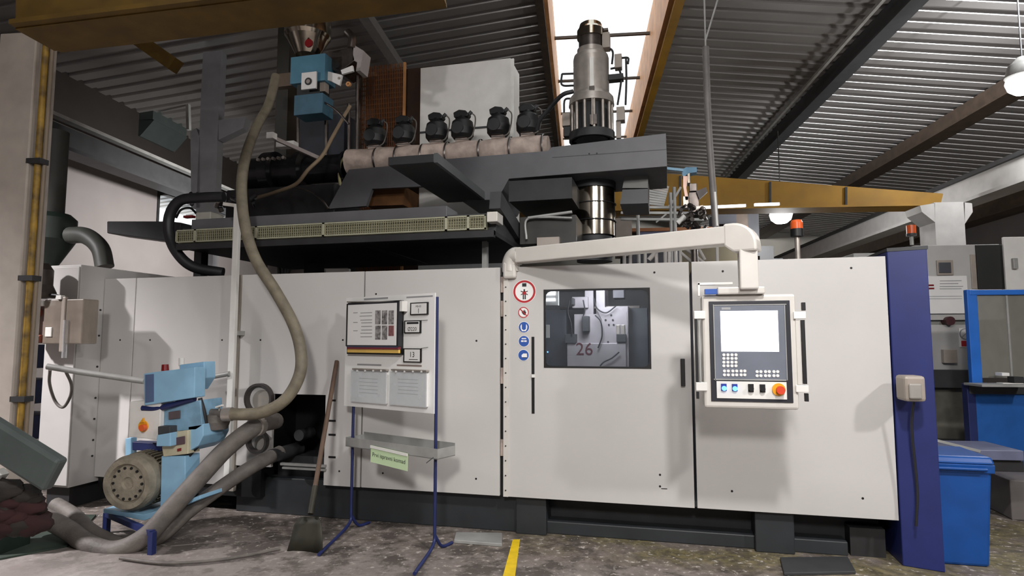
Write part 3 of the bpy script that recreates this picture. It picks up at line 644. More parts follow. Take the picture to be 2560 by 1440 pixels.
for (x0, y0, x1, y1, lb) in ((876, 922, 966, 1006, 'clear document pocket at the lower left of the board'), (973, 924, 1067, 1014, 'clear document pocket at the lower right of the board')):
    t = thing('document_pocket', lb, 'document pocket', FB.at((x0 + x1) / 2, y1, .024))
    q = MB(); FB.box(q, x0 + 2, y0 + 8, x1 - 2, y1, .024, .05); q.build('paper_stack', paper, t)
    q = MB(); FB.box(q, x0, y0 + 5, x1, y1 + 2, .051, .053); q.build('pocket_film', clearp, t)
    q = MB(); FB.box(q, x0 + 4, y0, x1 - 2, y0 + 4, .024, .06); q.build('hanger_bar', steel, t)
    for k in range(4): xx = x0 + 16 + k * (x1 - x0 - 30) / 3; q = MB(); FB.disc(q, xx, y0 + 5, .008, .05, .062, 12); q.build('ring', paper, t)
    for k in range(5): q = MB(); FB.box(q, x0 + 22, y0 + 24 + k * 9, x1 - 22, y0 + 25.5 + k * 9, .0502, .0506); q.build('text_line', greyink, t)
# tray and green card
tr = thing('metal_tray', 'galvanised tray hung across the legs below the notice board', 'tray', FB.at(980, 1130, 0))
s0, s1 = FB.px(864, 1110, .06)[0], FB.px(1094, 1120, .06)[0]; z1 = FB.px(980, 1108, .06)[1]; z0 = z1 - .075
FB.rbox(MB(), (s0, s1, z0, z0 + .006), -.14, .06).build('tray_floor', galv, tr)
FB.rbox(MB(), (s0, s1, z0, z1), .054, .06).build('tray_side', galv, tr); FB.rbox(MB(), (s0, s1, z0, z1 + .02), -.14, -.134).build('tray_side', galv, tr)
FB.rbox(MB(), (s0, s0 + .006, z0, z1), -.134, .054).build('tray_end', galv, tr); FB.rbox(MB(), (s1 - .006, s1, z0, z1), -.134, .054).build('tray_end', galv, tr)
MB().beam(FB.pt(s1 - .01, .03, z1 - .03), FB.pt(s1 - .09, .08, z0 - .03), .02, .006).build('tray_clip', dkgrey, tr)
gs = thing('green_card', 'pale green card with black print hanging from the tray edge', 'sign', FB.at(973, 1160, .07))
e2 = V((FB.e.x, FB.e.y, -.06)).normalized()
ga = FB.at(927, 1113, .07); gw = (FB.at(1019, 1113, .07) - ga).length; gh = FB.px(927, 1113, .07)[1] - FB.px(927, 1155, .07)[1]
dn = V((0, 0, -1)); q = MB().prism([ga, ga + e2 * gw, ga + e2 * gw + dn * gh, ga + dn * gh], tuple(FB.n * -.004)); q.build('card', greensign, gs)
q = MB().prism([ga + FB.n * .001, ga + e2 * gw + FB.n * .001, ga + e2 * gw + dn * .02 + FB.n * .001, ga + dn * .02 + FB.n * .001], tuple(FB.n * .006)); q.build('clip_strip', whitem, gs)
q = MB().text('Prvi ispravni komad', ga + e2 * (gw * .5) + dn * (gh * .52) + FB.n * .0015, .046, e2); q.build('card_print', inkm, gs)

# ================================================================ SHOVEL
sh = thing('shovel', 'worn wooden-handled shovel leaning on the machine beside the board', 'shovel', G(762, 1384))
ht = P(842, 903, -.035); hb = CAM + ray(776, 1285) * ((G(760, 1384).y + .06 - CAMY) / ray(776, 1285).y)
MB().tube([ht, hb], .019, 10, res=0).build('handle', wood, sh)
bl = [G(716, 1381), G(806, 1384)]; fw_ = (bl[1] - bl[0]).normalized(); nn = V((fw_.y, -fw_.x, 0))
def bp_(px, py, lift): r = ray(px, py); y = bl[0].y + (bl[1].y - bl[0].y) * .5 + lift; return CAM + r * ((y - CAMY) / r.y)
mb = MB(); g = []
for j, (xl, xr, py, lf) in enumerate(((716, 806, 1382, 0), (727, 806, 1345, .02), (735, 803, 1312, .045), (752, 796, 1292, .06))):
    for k in range(7): x = xl + (xr - xl) * k / 6; g.append(bp_(x, py, lf + .03 * (1 - ((k - 3) / 3) ** 2)))
fs = [(j * 7 + k, j * 7 + k + 1, j * 7 + k + 8, j * 7 + k + 7) for j in range(3) for k in range(6)]
mb.add(g, fs, True); bo = mb.build('blade', blade, sh); so = bo.modifiers.new('s', 'SOLIDIFY'); so.thickness = .004
MB().tube([hb + (ht - hb) * .0, hb + (ht - hb) * .16], .023, 10, res=0).build('socket', blade, sh)

# ================================================================ LEFT CABINET
cb = thing('electrical_cabinet', 'tall cream electrical cabinet at the left end of the machine', 'cabinet', (-5.6, .4, 0))
FCb = M(-.26); cx0 = FCb.px(112, 900)[0]; cx1 = -5.365
MB().box(cx0, cx1, -.26, 1.4, .2, 2.27).build('body', paint, cb, bev=.006)
MB().box(cx0 + .005, cx1 - .005, -.275, -.262, .22, 2.25).build('front_door', paint, cb, bev=.004)
MB().box(cx0 + .05, cx1 - .05, -.2, 1.3, 0, .2).build('plinth', dark, cb)
q = MB()
for z in (.45, .6, .8, 1.0, 1.3, 1.6, 1.85): q.cyl((cx1, -.03, z), (cx1 + .006, -.03, z), .01, n=10)
q.build('side_screw', dark, cb)
FX = M(-.45)
t = thing('plastic_guard_box', 'semi-transparent beige plastic box mounted in front of the left cabinet', 'box', FX.at(150, 860))
q = MB(); FX.box(q, 108, 748, 206, 860, -.14, .02); q.build('housing', glass('beige_cover', '8C8074', .3, .4), t, bev=.01)
q = MB(); FX.box(q, 150, 742, 160, 880, .0, .03); q.build('front_rib', beige, t, bev=.008); MB().cyl(FX.at(165, 800, .03), FX.at(160, 895, .03), .02).build('drain_tube', clearp, t)
q = MB(); FX.box(q, 140, 738, 152, 748, 0, .04); q.build('latch', whitem, t)
t = thing('valve_manifold', 'rust-red valve manifold with white fittings at the far left', 'valve', FX.at(85, 860))
for i, (y, w) in enumerate(((780, 30), (845, 36))):
    MB().cyl(FX.at(60, y), FX.at(60 + w + 8, y + 2), .035).build('valve_body', mat('rust_red_iron', '8A4A38', .6, var=.3), t)
for (x0, y0, x1, y1) in ((60, 752, 104, 765), (58, 787, 80, 822), (112, 818, 128, 842), (58, 832, 72, 856)): q = MB(); FX.box(q, x0, y0, x1, y1, -.05, .03); q.build('fitting', whitem, t, bev=.005)
q = MB(); FX.box(q, 70, 765, 135, 858, -.12, -.03); q.build('back_plate', mat('brown_plate', '74605A', .6), t)
t = thing('motor', 'dark greasy motor on top of the far left valve manifold', 'motor', FX.at(100, 750))
MB().lathe(FX.at(98, 745), [(.0, 0), (.12, 0), (.13, .05), (.1, .12), (.1, .26), (.06, .32), (0, .33)], 20).build('motor_body', mat('greasy_iron', '3A302A', .5, var=.5), t)
MB().tube([FX.at(78, 700), FX.at(95, 735), FX.at(140, 738), FX.at(158, 750)], .012).build('motor_cable', hose_k, t)
MB().cyl(FX.at(86, 690), FX.at(112, 715), .05).build('gear_flange', mat('olive_flange', '5E5E48', .5), t)
# hopper cyclone
fc = M(.7)
t = thing('dust_cyclone', 'dark green dust cyclone with a cone and a curved side outlet at the left', 'cyclone', fc.at(132, 670))
c0 = fc.at(127, 540, .0); rr_ = (fc.px(189, 570)[0] - fc.px(132, 570)[0]) * .8
zc = [fc.px(132, y)[1] for y in (535, 548, 600, 672)]
MB().lathe((c0.x, .7, 0), [(rr_ * .75, zc[0]), (rr_, zc[1]), (rr_, zc[2]), (rr_ * .3, zc[3]), (rr_ * .25, zc[3] - .05)]).build('body', grn, t)
MB().lathe((c0.x, .7, 0), [(rr_ * .5, zc[0]), (rr_ * .5, fc.px(132, 330)[1])]).build('inlet_duct', mat('dark_duct', '33332F', .6), t)
MB().tube([fc.at(175, 588), fc.at(215, 590), fc.at(250, 620), fc.at(262, 668)], .095, 14).build('outlet_elbow', mat('grey_elbow', '4A4C48', .5), t)
MB().tube([(c0.x, .9, zc[3]), (c0.x, .9, 0)], .04, 8, res=0).build('support_leg', dark, t)
# support rail in front of the cabinet
t = thing('support_rail', 'grey pipe rail running across the cabinet behind the vacuum unit', 'rail', P(350, 955, -.4))
MB().tube([P(118, 916, -.75), P(200, 930, -.65), P(360, 953, -.45)], .026, 10, res=0).build('rail_pipe', galv, t)
MB().tube([P(500, 948, -.14), P(574, 934, -.14)], .022, 10, res=0).build('rail_pipe', galv, t)
o = MB().tube([P(125, 925, -.5), P(124, 960, -.45), P(138, 1003, -.4), P(158, 1018, -.4), P(176, 990, -.42), P(178, 960, -.45), P(165, 930, -.5)], .013).build('hanging_cable', hose_g); tag(o, 'thin grey cable looped over the front of the left cabinet', 'cable')

# ================================================================ WHITE VERTICAL POLE
o = thing('vertical_pole', 'thin cream square pole standing against the machine left of the hose', 'pole', P(583, 1160, -.1))
xp = M(-.1).px(584, 850)[0]
MB().box(xp - .028, xp + .028, -.13, -.09, .35, P(585, 512, -.1).z).build('pole_tube', whitem, o, bev=.003)
MB().beam(P(560, 510, -.1), P(590, 514, -.1), .03, .03).build('pole_arm', paint2, o); MB().box(xp - .04, xp + .04, -.09, .0, 1.6, 1.64).build('bracket', galv, o)

# ================================================================ VACUUM UNIT
vu = thing('vacuum_unit', 'light blue vacuum conveyor unit with a ribbed motor on a low stand', 'vacuum unit', G(335, 1345))
FV = M(-.72)
def vb(name, pts, t0, t1, m, bev=.006, par=vu, fr=FV):
    q = MB(); q.prism([fr.at(x, y, t1) for x, y in pts], tuple(fr.n * (t0 - t1))); return q.build(name, m, par, bev=bev)
hb_ = vb('blower_box', [(359, 934), (386, 930), (487, 918), (486, 994), (360, 1014)], -.06, .06, lblue)
vb('box_end_recess', [(363, 937), (384, 935), (384, 1004), (363, 1007)], .06, .064, mat('recess_shade_blue', '56688C', .5), 0)  # flat patch; the shade of a recess is put into its darker blue
vb('rear_housing', [(448, 912), (510, 904), (511, 945), (492, 975), (450, 980)], -.2, -.07, lblue)
MB().cyl(FV.at(413, 927, -.1), FV.at(413, 911, -.1), .03, .026).build('red_knob', redl, vu)
MB().cyl(FV.at(454, 915, -.2), FV.at(454, 895, -.2), .022).build('white_cap', whitem, vu)
MB().tube([FV.at(357, 1020, .03), FV.at(400, 1020, .02), FV.at(487, 996, .0)], .024, 10).build('lower_pipe', navy, vu)
vb('body_upper', [(404, 1022), (500, 1000), (505, 1065), (490, 1075), (404, 1080)], -.25, .0, mat('worn_blue', '7FA6C0', .5, var=.25, scale=10))
vb('body_window', [(421, 1030), (449, 1026), (449, 1046), (421, 1049)], 0, .012, mat('window_brown', '5A4F52', .4), .003)
vb('filter_plate', [(425, 1082), (470, 1075), (470, 1135), (408, 1142), (404, 1118)], -.1, .03, mat('stained_cream', 'C4BCA0', .5, var=.2))
vb('body_lower', [(470, 1066), (508, 1060), (508, 1090), (495, 1115), (470, 1130)], -.3, .0, lblue)
vb('gauge', [(434, 1095), (461, 1090), (461, 1110), (435, 1114)], .03, .04, mat('gauge_face', '5A4448', .4), .003); vb('red_mark', [(443, 1122), (452, 1120), (452, 1127), (443, 1129)], .03, .036, redl, 0)
vb('switch_box', [(392, 1088), (426, 1082), (426, 1116), (390, 1116)], .03, .1, lblue); vb('dark_cover', [(394, 1066), (424, 1066), (424, 1084), (394, 1088)], .0, .08, dkgrey)
vb('control_box', [(324, 1004), (402, 1000), (398, 1100), (322, 1092)], -.1, .04, whitem)
q = MB(); FV.disc(q, 357, 1066, .045, .04, .05, 24); o = q.build('switch_ring', yell, vu); q = MB(); FV.disc(q, 353, 1070, .026, .05, .085, 18); q.build('switch_knob', orange, vu)
q = MB().prism([FV.at(x, y, .05) for x, y in ((352, 1056), (362, 1056), (360, 1044))], tuple(FV.n * .01)); q.build('switch_pointer', yell, vu)
vb('frame_leg', [(313, 1096), (328, 1094), (328, 1260), (313, 1262)], -.2, -.14, lblue)
vb('frame_column', [(403, 1140), (463, 1140), (463, 1225), (440, 1270), (400, 1285)], -.14, .02, lblue)
vb('frame_brace', [(330, 1104), (402, 1108), (402, 1128), (330, 1126)], -.2, -.12, navy)
vb('base_plate', [(258, 1272), (358, 1287), (430, 1266), (500, 1238), (500, 1248), (430, 1277), (360, 1302), (258, 1282)], -.28, .08, lblue, .004)
p0 = FV.at(258, 1280, .08)
for (x, y, t) in ((260, 1334, .09), (373, 1388, .3)):
    g0 = G(x, y); MB().box(g0.x - .02, g0.x + .02, g0.y, g0.y + .04, 0, .16).build('stand_leg', navy, vu)
g0, g1 = G(260, 1334), G(373, 1388); MB().beam((g0.x, g0.y + .02, .15), (g1.x, g1.y + .02, .15), .04, .04).build('stand_rail', navy, vu)
# motor
mc0 = FV.at(322, 1208, .12); axm = V((-.15, .99, .0)).normalized()
R0 = .215
q = MB().lathe(mc0, [(0, .0), (.04, .0), (.05, -.015), (R0 * .62, -.012), (R0 * .66, .0), (R0 * .72, -.03), (R0 * .9, -.03), (R0, .02), (R0, .11)], 36, axm); mo_ = q.build('fan_cover', mat('dusty_motor_grey', '8C8474', .7, var=.3, scale=12, bump=.3), vu)
q = MB().cyl(mc0 + axm * .1, mc0 + axm * .36, R0 * .9, n=36); q.build('motor_body', hose_m, vu)
xb_, yb_ = basis(axm)
q = MB()
for k in range(44):
    a = 2 * PI * k / 44; dr_ = xb_ * math.cos(a) + yb_ * math.sin(a); q.beam(mc0 + axm * .12 + dr_ * R0 * .96, mc0 + axm * .34 + dr_ * R0 * .96, .008, .03, side=axm.cross(dr_))
q.build('cooling_fin', mat('fin_grey', '8A8270', .7, var=.2), vu, kind='stuff')
q = MB()
for k in range(14):
    a = 2 * PI * k / 14; dr_ = xb_ * math.cos(a) + yb_ * math.sin(a); q.cyl(mc0 + dr_ * R0 * .56 - axm * .02, mc0 + dr_ * R0 * .56, .011, n=8)
q.build('vent_hole', black, vu)
# valve on hose
t = thing('hose_valve', 'grey ball valve with a pale handle at the vacuum unit outlet', 'valve', P(540, 1060, -.6))
MB().cyl(P(512, 1032, -.6), P(565, 1034, -.6), .035).build('valve_body', hose_g, t); MB().cyl(P(548, 1030, -.62), P(548, 1018, -.62), .008).build('stem', steel, t)
MB().beam(P(541, 1018, -.64), P(556, 1013, -.64), .03, .012).build('handle', whitem, t)
MB().lathe(P(539, 1072, -.55), [(.0, 0), (.09, .0), (.11, .06), (.11, .12), (.04, .14)], 20).build('strainer_bowl', hose_g, t)

# ================================================================ HOSES
def hose(label, pts, r, m, name='hose', n=14, collars=()):
    ps = [P(*p) for p in pts]; low = min(p.z for p in ps)
    t = thing(name, label, 'hose', min(ps, key=lambda p: p.z))
    MB().tube(ps, r, n, 8).build('hose_tube', m, t)
    for c_ in collars:
        a, b = ps[c_], ps[c_ + 1 if c_ >= 0 else c_ - 1]; d = (b - a).normalized(); MB().cyl(a - d * .02, a + d * .05, r * 1.15).build('hose_clamp', steel, t)
    return t
hose('long worn brown hose dropping from the upper hoppers and curving to the vacuum unit', [(690, 190, .9), (672, 260, .75), (640, 320, .45), (612, 400, .05), (604, 480, -.15), (614, 570, -.25), (640, 650, -.3), (690, 730, -.32), (733, 810, -.35), (752, 880, -.4), (748, 940, -.45), (712, 1000, -.5), (650, 1032, -.55), (565, 1036, -.6)], .048, hose_m, collars=(-1,))
hose('black hose looping down from the extruder tail to the machine top', [(560, 492, .35), (505, 494, .3), (450, 502, .25), (424, 540, .25), (424, 590, .25), (445, 635, .25), (485, 668, .3), (558, 682, .4)], .052, hose_k)
hose('thick grey hose rising from the floor to the duct flange, upper of two', [(105, 1290, -.95), (170, 1325, -1.0), (225, 1362, -1.05), (290, 1376, -1.05), (365, 1340, -1.0), (430, 1270, -.9), (500, 1192, -.75), (570, 1118, -.58), (640, 1066, -.42), (690, 1052, -.1)], .07, hose_g, collars=(8,))
hose('thick grey hose sweeping up to the lower opening, lower of two', [(140, 1262, -.75), (185, 1290, -.85), (235, 1335, -.95), (320, 1365, -.92), (400, 1340, -.85), (475, 1275, -.7), (560, 1213, -.5), (628, 1168, -.35), (700, 1130, -.0)], .058, hose_g)
o = MB().tube([G(300, 1395, .02), G(420, 1408, .02), G(560, 1398, .02), G(700, 1372, .02)], .012, 8).build('floor_cable', hose_g); tag(o, 'thin cable lying in a long curve on the floor at lower left', 'cable')
t = hose('thin black hose hanging from the vacuum unit side', [(500, 995, -.7), (512, 1040, -.68), (512, 1090, -.66), (480, 1130, -.68), (462, 1150, -.7)], .016, hose_k)
# duct and red cloth at lower left
dz = H(3.3)
t = thing('floor_duct', 'dull grey-green flat duct slanting down into the lower left corner', 'duct', dz.at(60, 1180))
q = MB().beam(dz.at(-80, 1050), dz.at(140, 1188), .08, .2); q.build('duct_body', mat('green_grey_duct', '4A5250', .5, var=.15), t, bev=.02)
MB().beam(dz.at(-10, 1182), dz.at(4, 1196), .06, .06).build('duct_collar', whitem, t)
t = thing('rag_heap', 'heap of dark red and brown rags on the floor at lower left', 'rags', G(40, 1330))
q = MB(); random.seed(3)
for k in range(22):
    cx_, cy_, rr2 = random.uniform(-30, 80), random.uniform(1225, 1320), random.uniform(.06, .1)
    c_ = CAM + ray(cx_, cy_) * (1 / ray(cx_, cy_).length) * 4.75
    n1, n2 = 14, 9; vs = []
    for j in range(n2 + 1):
        for i in range(n1):
            th, ph = PI * j / n2, 2 * PI * i / n1; r_ = rr2 * (1 + .18 * math.sin(3 * ph + k) * math.sin(4 * th + k))
            p = c_ + V((r_ * 1.4 * math.sin(th) * math.cos(ph), r_ * math.sin(th) * math.sin(ph), r_ * .7 * math.cos(th))); p.z = max(p.z, .003 * k + .002); vs.append(p)
    q.m(mat('red_rag', '2C1414', .95, var=.5) if k % 2 else mat('brown_rag', '26211D', .95, var=.5))
    q.add(vs, [(j * n1 + i, (j + 1) * n1 + i, (j + 1) * n1 + (i + 1) % n1, j * n1 + (i + 1) % n1) for j in range(n2) for i in range(n1)], True)
o = q.build('rags', None, t, kind='stuff')
t = thing('floor_mat', 'dark green mat on the floor at the lower left corner', 'mat', G(60, 1360))
MB().prism([V((p.x, p.y, .001)) for p in (G(-250, 1290), G(240, 1290), G(170, 1368), G(-40, 1408), G(-250, 1408))], (0, 0, .012)).build('mat_sheet', mat('green_rubber', '2E3A32', .8, var=.3), t)
dz = M(-.8)
t = thing('hose_coupling', 'brass-coloured hose coupling lying at the end of the thick grey hoses', 'coupling', dz.at(100, 1300))
MB().cyl(P(82, 1292, -.98), P(112, 1296, -.96), .06, .05).build('coupling_ring', beige, t)
# blue plastic crates behind the left post
t = thing('storage_rack', 'dark navy storage rack standing behind the yellow pipe', 'rack', M(1.5).at(80, 1120)); t.location.z = 0
fr = M(1.5)
x0, x1 = fr.px(30, 900)[0], fr.px(120, 900)[0]
for z in (.3, .75, 1.2): MB().box(x0, x1, 1.2, 1.8, z, z + .3).build('crate', mat('navy_crate', '1C2440', .6, var=.4), t, bev=.01)
for x in (x0, x1): MB().box(x - .02, x + .02, 1.2, 1.24, 0, 1.6).build('upright', dark, t)

# ================================================================ EXTRUDER PLATFORM
pf = thing('extruder_platform', 'dark grey platform with a long pale mesh strip above the machine', 'platform', (-3, .8, 2.2))
FP = M(.15)
zb_ = FP.px(830, 592)[1]
x0, x1 = FP.px(440, 575)[0], FP.px(1233, 560)[0]
MB().box(x0, x1, .18, 2.1, zb_ - .04, zb_ - .0).build('underside_plate', dark, pf)
MB().box(x0, x1, .16, .22, zb_ - .06, zb_ + .0).build('front_lip', dark, pf)
zt0, zt1 = FP.px(830, 553)[1], FP.px(830, 553 - 32)[1]
MB().box(FP.px(470, 540)[0], FP.px(1112, 530)[0], .2, .5, zt0, zt1 - .02).build('front_beam', greyp, pf, bev=.005)
MB().box(x0, x1, .24, 2.0, zb_, zt0 + .02).build('inner_body', dkgrey, pf)
# mesh strip panels: frame + grid
xs = [FP.px(p, 560)[0] for p in (440, 488, 640, 808, 1115, 1170, 1214)]
z0, z1 = zb_ + .01, zt0 - .01
for i in range(len(xs) - 1):
    a, b = xs[i], xs[i + 1]; fm = MB()
    fm.box(a, b, .15, .165, z0, z0 + .012).box(a, b, .15, .165, z1 - .012, z1).box(a, a + .012, .15, .165, z0, z1).box(b - .012, b, .15, .165, z0, z1)
    o = fm.build('mesh_frame', mat('pale_mesh_frame', 'A5A48E', .5), pf)
    g = MB(); n = max(2, int((b - a) / .022))
    for k in range(1, n): x = a + (b - a) * k / n; g.box(x - .002, x + .002, .155, .159, z0 + .01, z1 - .01)
    for k in range(1, 5): z = z0 + (z1 - z0) * k / 5; g.box(a, b, .155, .159, z - .002, z + .002)
    g.build('mesh', ylw_mesh, o, kind='stuff')
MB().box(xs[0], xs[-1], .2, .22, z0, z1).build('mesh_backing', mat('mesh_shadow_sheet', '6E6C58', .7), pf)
fbx2 = M(.13)
q = MB(); fbx2.box(q, 1217, 529, 1243, 554, -.2, 0); q.build('end_block', paint2, pf, bev=.005)
MB().beam(P(1238, 500, .2), P(1300, 600, 1.2), .10, .16).build('corner_strut', dkgrey, pf)
MB().beam(P(905, 603, .4), P(1060, 655, 1.9), .1, .06).build('cross_beam', dkgrey, pf)
MB().box(P(1205, 600, .5).x, P(1217, 600, .5).x, .5, .56, 2.08, zb_).build('support_post', galv, pf)
MB().box(P(485, 650, .5).x, P(503, 650, .5).x, .5, .6, 2.08, zb_).build('support_post', dark, pf)
MB().beam(P(1140, 603, .9), P(1255, 599, .9), .04, .04).build('under_rail', galv, pf)
MB().box(P(760, 660, 1.6).x, P(800, 650, 1.6).x, 1.6, 1.7, 2.08, zb_).build('support_post', dark, pf)
# tail beam at the left
q = MB().prism([P(267, 553, .5), P(420, 553, .5), P(452, 556, .5), P(440, 606, .5), P(267, 583, .5)], (0, .3, 0)); o = q.build('tail_beam', dkgrey, pf, bev=.01)
# sloped support plate and slab
ext = thing('extruder_carriage', 'big grey sheet-metal frame carrying the extruder above the mesh platform', 'frame', (-1.5, 1, 2.9))
q = MB().prism([P(*p) for p in ((872, 424, 1.13), (975, 415, 1.13), (1110, 463, 1.13), (930, 472, 1.13), (915, 515, 1.13), (820, 522, 1.13))], (0, .05, 0)); q.build('left_plate', greyp, ext)
q = MB().prism([P(*p) for p in ((932, 470, 1.3), (1012, 466, 1.3), (1008, 512, 1.3), (916, 515, 1.3))], (0, .4, 0)); q.build('brown_cover', mat('brown_cover', '6A4420', .6, var=.4), ext)
zs = P(1085, 405, -.25).z
a = P(970, 418, -.25); b = P(1085, 406, -.25)
far = G(1245, 500, zs); fl = V((a.x, far.y, zs))
MB().hexa([(a.x, -.25, zs), (b.x, -.25, zs), (b.x, far.y, zs), (a.x, far.y, zs), (a.x, -.25, zs + .07), (b.x, -.25, zs + .07), (b.x, far.y, zs + .07), (a.x, far.y, zs + .07)]).build('service_slab', mat('slab_dark', '2C2E30', .5), ext, bev=.004)
MB().box(b.x, b.x + .03, -.25, far.y, zs - .005, zs + .075).build('slab_edge', mat('edge_grey', '55585A', .4), ext)
ftop = [(1083, 400), (1370, 377), (1378, 368), (1665, 333), (1668, 416), (1272, 447), (1243, 500), (1150, 500), (1120, 460)]
q = MB().prism([P(x, y, 1.13) for x, y in ftop], (0, .9, 0)); q.build('side_beam', greyp, ext, bev=.004)
q = MB(); F6 = M(1.13); F6.box(q, 1380, 383, 1666, 384.5, -.0, .002); q.build('fold_line', dkgrey, ext)
q = MB()
for x, y in ((1473, 384), (1492, 383)): F6.disc(q, x, y, .008, 0, .006, 8)
q.build('screw', black, ext)
# base under head: dark carriage
F8 = M(.9)
q = MB(); F8.box(q, 1272, 448, 1430, 500, -.8, 0); q.build('carriage_block', dark, ext); q = MB(); F8.box(q, 1300, 540, 1440, 608, -.7, 0); q.build('carriage_block', mat('oily_block', '2E2C28', .5, var=.4), ext)
q = MB(); q.tube([F8.at(1320, 545, .05), F8.at(1370, 538, .05), F8.at(1430, 530, .05)], .015, 8); q.tube([F8.at(1316, 598, .05), F8.at(1316, 550, .05), F8.at(1360, 543, .05), F8.at(1430, 545, .05)], .012, 8); q.build('oil_pipe', galv, ext)
MB().box(P(1345, 600, .9).x, P(1400, 600, .9).x, .85, .95, P(1345, 625, .9).z, P(1345, 596, .9).z).build('valve_block', beige, ext)
# ---- extruder barrel with blowers
xt = thing('extruder_barrel', 'long horizontal extruder barrel in a pale insulation jacket with a black gearbox', 'extruder', (-2, 1.3, 3.2))
YE = 1.7; FE = M(YE)
zc_ = (FE.px(1120, 393)[1]); e0, e1 = FE.px(872, 405)[0], FE.px(1372, 372)[0]
zc1 = FE.px(1120, 388)[1]
MB().tube([(e0, YE, zc1), (e1, YE, zc1)], .13, 16, res=0).build('barrel_core', cream, xt)
k = 0; x = e0
while x < e1 - .1:
    w = random.uniform(.25, .42); w = min(w, e1 - x)
    MB().lathe((x, YE, zc1), [(.11, 0), (.145 + random.uniform(-.01, .015), .01), (.15, w * .5), (.142, w - .03), (.115, w - .01)], 18, (1, 0, 0)).build('jacket', cream, xt)
    MB().lathe((x + w - .015, YE, zc1), [(.153, 0), (.156, .01), (.153, .02)], 18, (1, 0, 0)).build('strap', dsteel, xt); x += w
g0_, g1_ = FE.px(625, 430)[0], FE.px(872, 425)[0]; zg = FE.px(750, 428)[1]
MB().lathe((g0_, YE, zg), [(0, 0), (.2, 0), (.2, .25), (.26, .27), (.26, .4), (.2, .42), (.2, .7), (.24, .72), (.24, .8), (.17, .82), (.17, g1_ - g0_ - .05), (.2, g1_ - g0_ - .04), (.2, g1_ - g0_)], 28, (1, 0, 0)).build('gearbox', mat('gloss_black', '18181A', .25, var=.2), xt)
MB().box(g0_ - .1, g1_, YE - .3, YE + .3, zg - .62, zg - .26).build('gearbox_base', dark, xt, bev=.02)
q = MB()
for i in range(6): q.cyl((g0_ + .3 + .07 * i, YE - .23, zg + .1), (g0_ + .3 + .07 * i, YE - .27, zg + .1), .02, n=8)
q.build('bolt', steel, xt)
MB().tube([FE.at(860, 395, .1), FE.at(850, 410, .12), FE.at(848, 440, .12), FE.at(852, 470, .1)], .018, 8).build('yellow_hose', mat('dull_yellow_hose', '9A9468', .5), xt)
ords = ('first', 'second', 'third', 'fourth', 'fifth', 'sixth')
proto = thing('cooling_blower', 'x', 'blower', (0, 0, 0), 'black cooling blowers along the extruder barrel')
MB().lathe((0, 0, .02), [(0, 0), (.10, 0), (.13, .04), (.135, .12), (.12, .2), (.06, .25), (.05, .27), (.05, .29)], 22).build('blower_housing', black, proto)
MB().cyl((-.02, -.135, .12), (-.02, -.10, .12), .07, .08, 22).build('air_intake', dark, proto)
MB().prism([(-.09, -.05, .27), (-.03, -.05, .27), (.07, -.05, .27), (.09, -.05, .30), (.05, -.05, .345), (-.03, -.05, .36), (-.1, -.05, .33)], (0, .11, 0)).build('motor_cap', black, proto, bev=.01)
MB().cyl((.06, 0, .29), (.11, -.0, .34), .022, n=10).build('cable_gland', dkgrey, proto)
MB().box(-.07, .07, -.05, .05, -.06, .03).build('outlet', cream, proto)
MB().tube([(.1, 0, .33), (.16, -.02, .26), (.15, -.04, .1), (.11, -.08, 0), (-.05, -.12, -.02)], .008, 6).build('cable', hose_g, proto)
for i, (px, py) in enumerate(((938, 368), (1010, 362), (1092, 362), (1156, 354), (1246, 350), (1320, 344))):
    if i == 0: r_ = proto
    else:
        r_ = proto.copy(); C.objects.link(r_)
        for ch in proto.children: c_ = ch.copy(); C.objects.link(c_); c_.parent = r_
    r_.location = FE.at(px, py, 0); r_.location.z = zc1 + .155 + (.0 if i else 0)
    r_['label'] = ords[i] + ' black cooling blower from the left on the extruder barrel'
# ---- die head cylinder above
dh = thing('parison_head', 'tall stepped steel cylinder head standing before the bright skylight', 'extrusion head', (-.5, 1.2, 3.1))
YD = 1.6; FD = M(YD)
def sx(px, py=200): return FD.px(px, py)[0]
def sz(py, px=1480): return FD.px(px, py)[1]
xc = sx(1478, 200)
sc_ = (sx(1500, 200) - sx(1400, 200)) / 100
prof = [(1, 345, 62), (1, 330, 62)]
zlist = lambda L: [(w * sc_, sz(y)) for w, y in L]
MB().lathe((xc, YD, 0), zlist([(0, 352), (40, 352), (40, 262)]), 28).build('core', dark, dh)
MB().lathe((xc, YD, 0), zlist([(50, 354), (56, 354), (56, 335), (0, 334)]), 32).build('lower_flange', dark, dh)
MB().lathe((xc, YD, 0), zlist([(0, 268), (56, 266), (54, 248), (44, 236), (44, 150), (42, 142), (34, 136), (34, 125), (0, 125)]), 40).build('main_cylinder', steel, dh)
MB().lathe((xc, YD, 0), zlist([(30, 126), (30, 96)]), 28).build('neck', dsteel, dh)
MB().lathe((xc, YD, 0), zlist([(0, 98), (34, 97), (34, 78), (30, 72), (27, 62), (20, 58), (0, 57)]), 36).build('top_cap', chrome, dh)
MB().cyl((xc - .02, YD, sz(58)), (xc - .02, YD, sz(48)), .008, n=8).build('top_pin', steel, dh)
for k in range(14):
    a = 2 * PI * k / 14; r_ = 50 * sc_; MB().cyl((xc + r_ * math.cos(a), YD + r_ * math.sin(a), sz(344)), (xc + r_ * math.cos(a), YD + r_ * math.sin(a), sz(262)), .016, n=10).build('tie_rod', steel, dh)
Y2 = YD - 46 * sc_
FD2 = M(Y2)
def dbx(name, x0, y0, x1, y1, t0, t1, m, par=dh): q = MB(); FD2.box(q, x0, y0, x1, y1, t0, t1); return q.build(name, m, par, bev=.003)
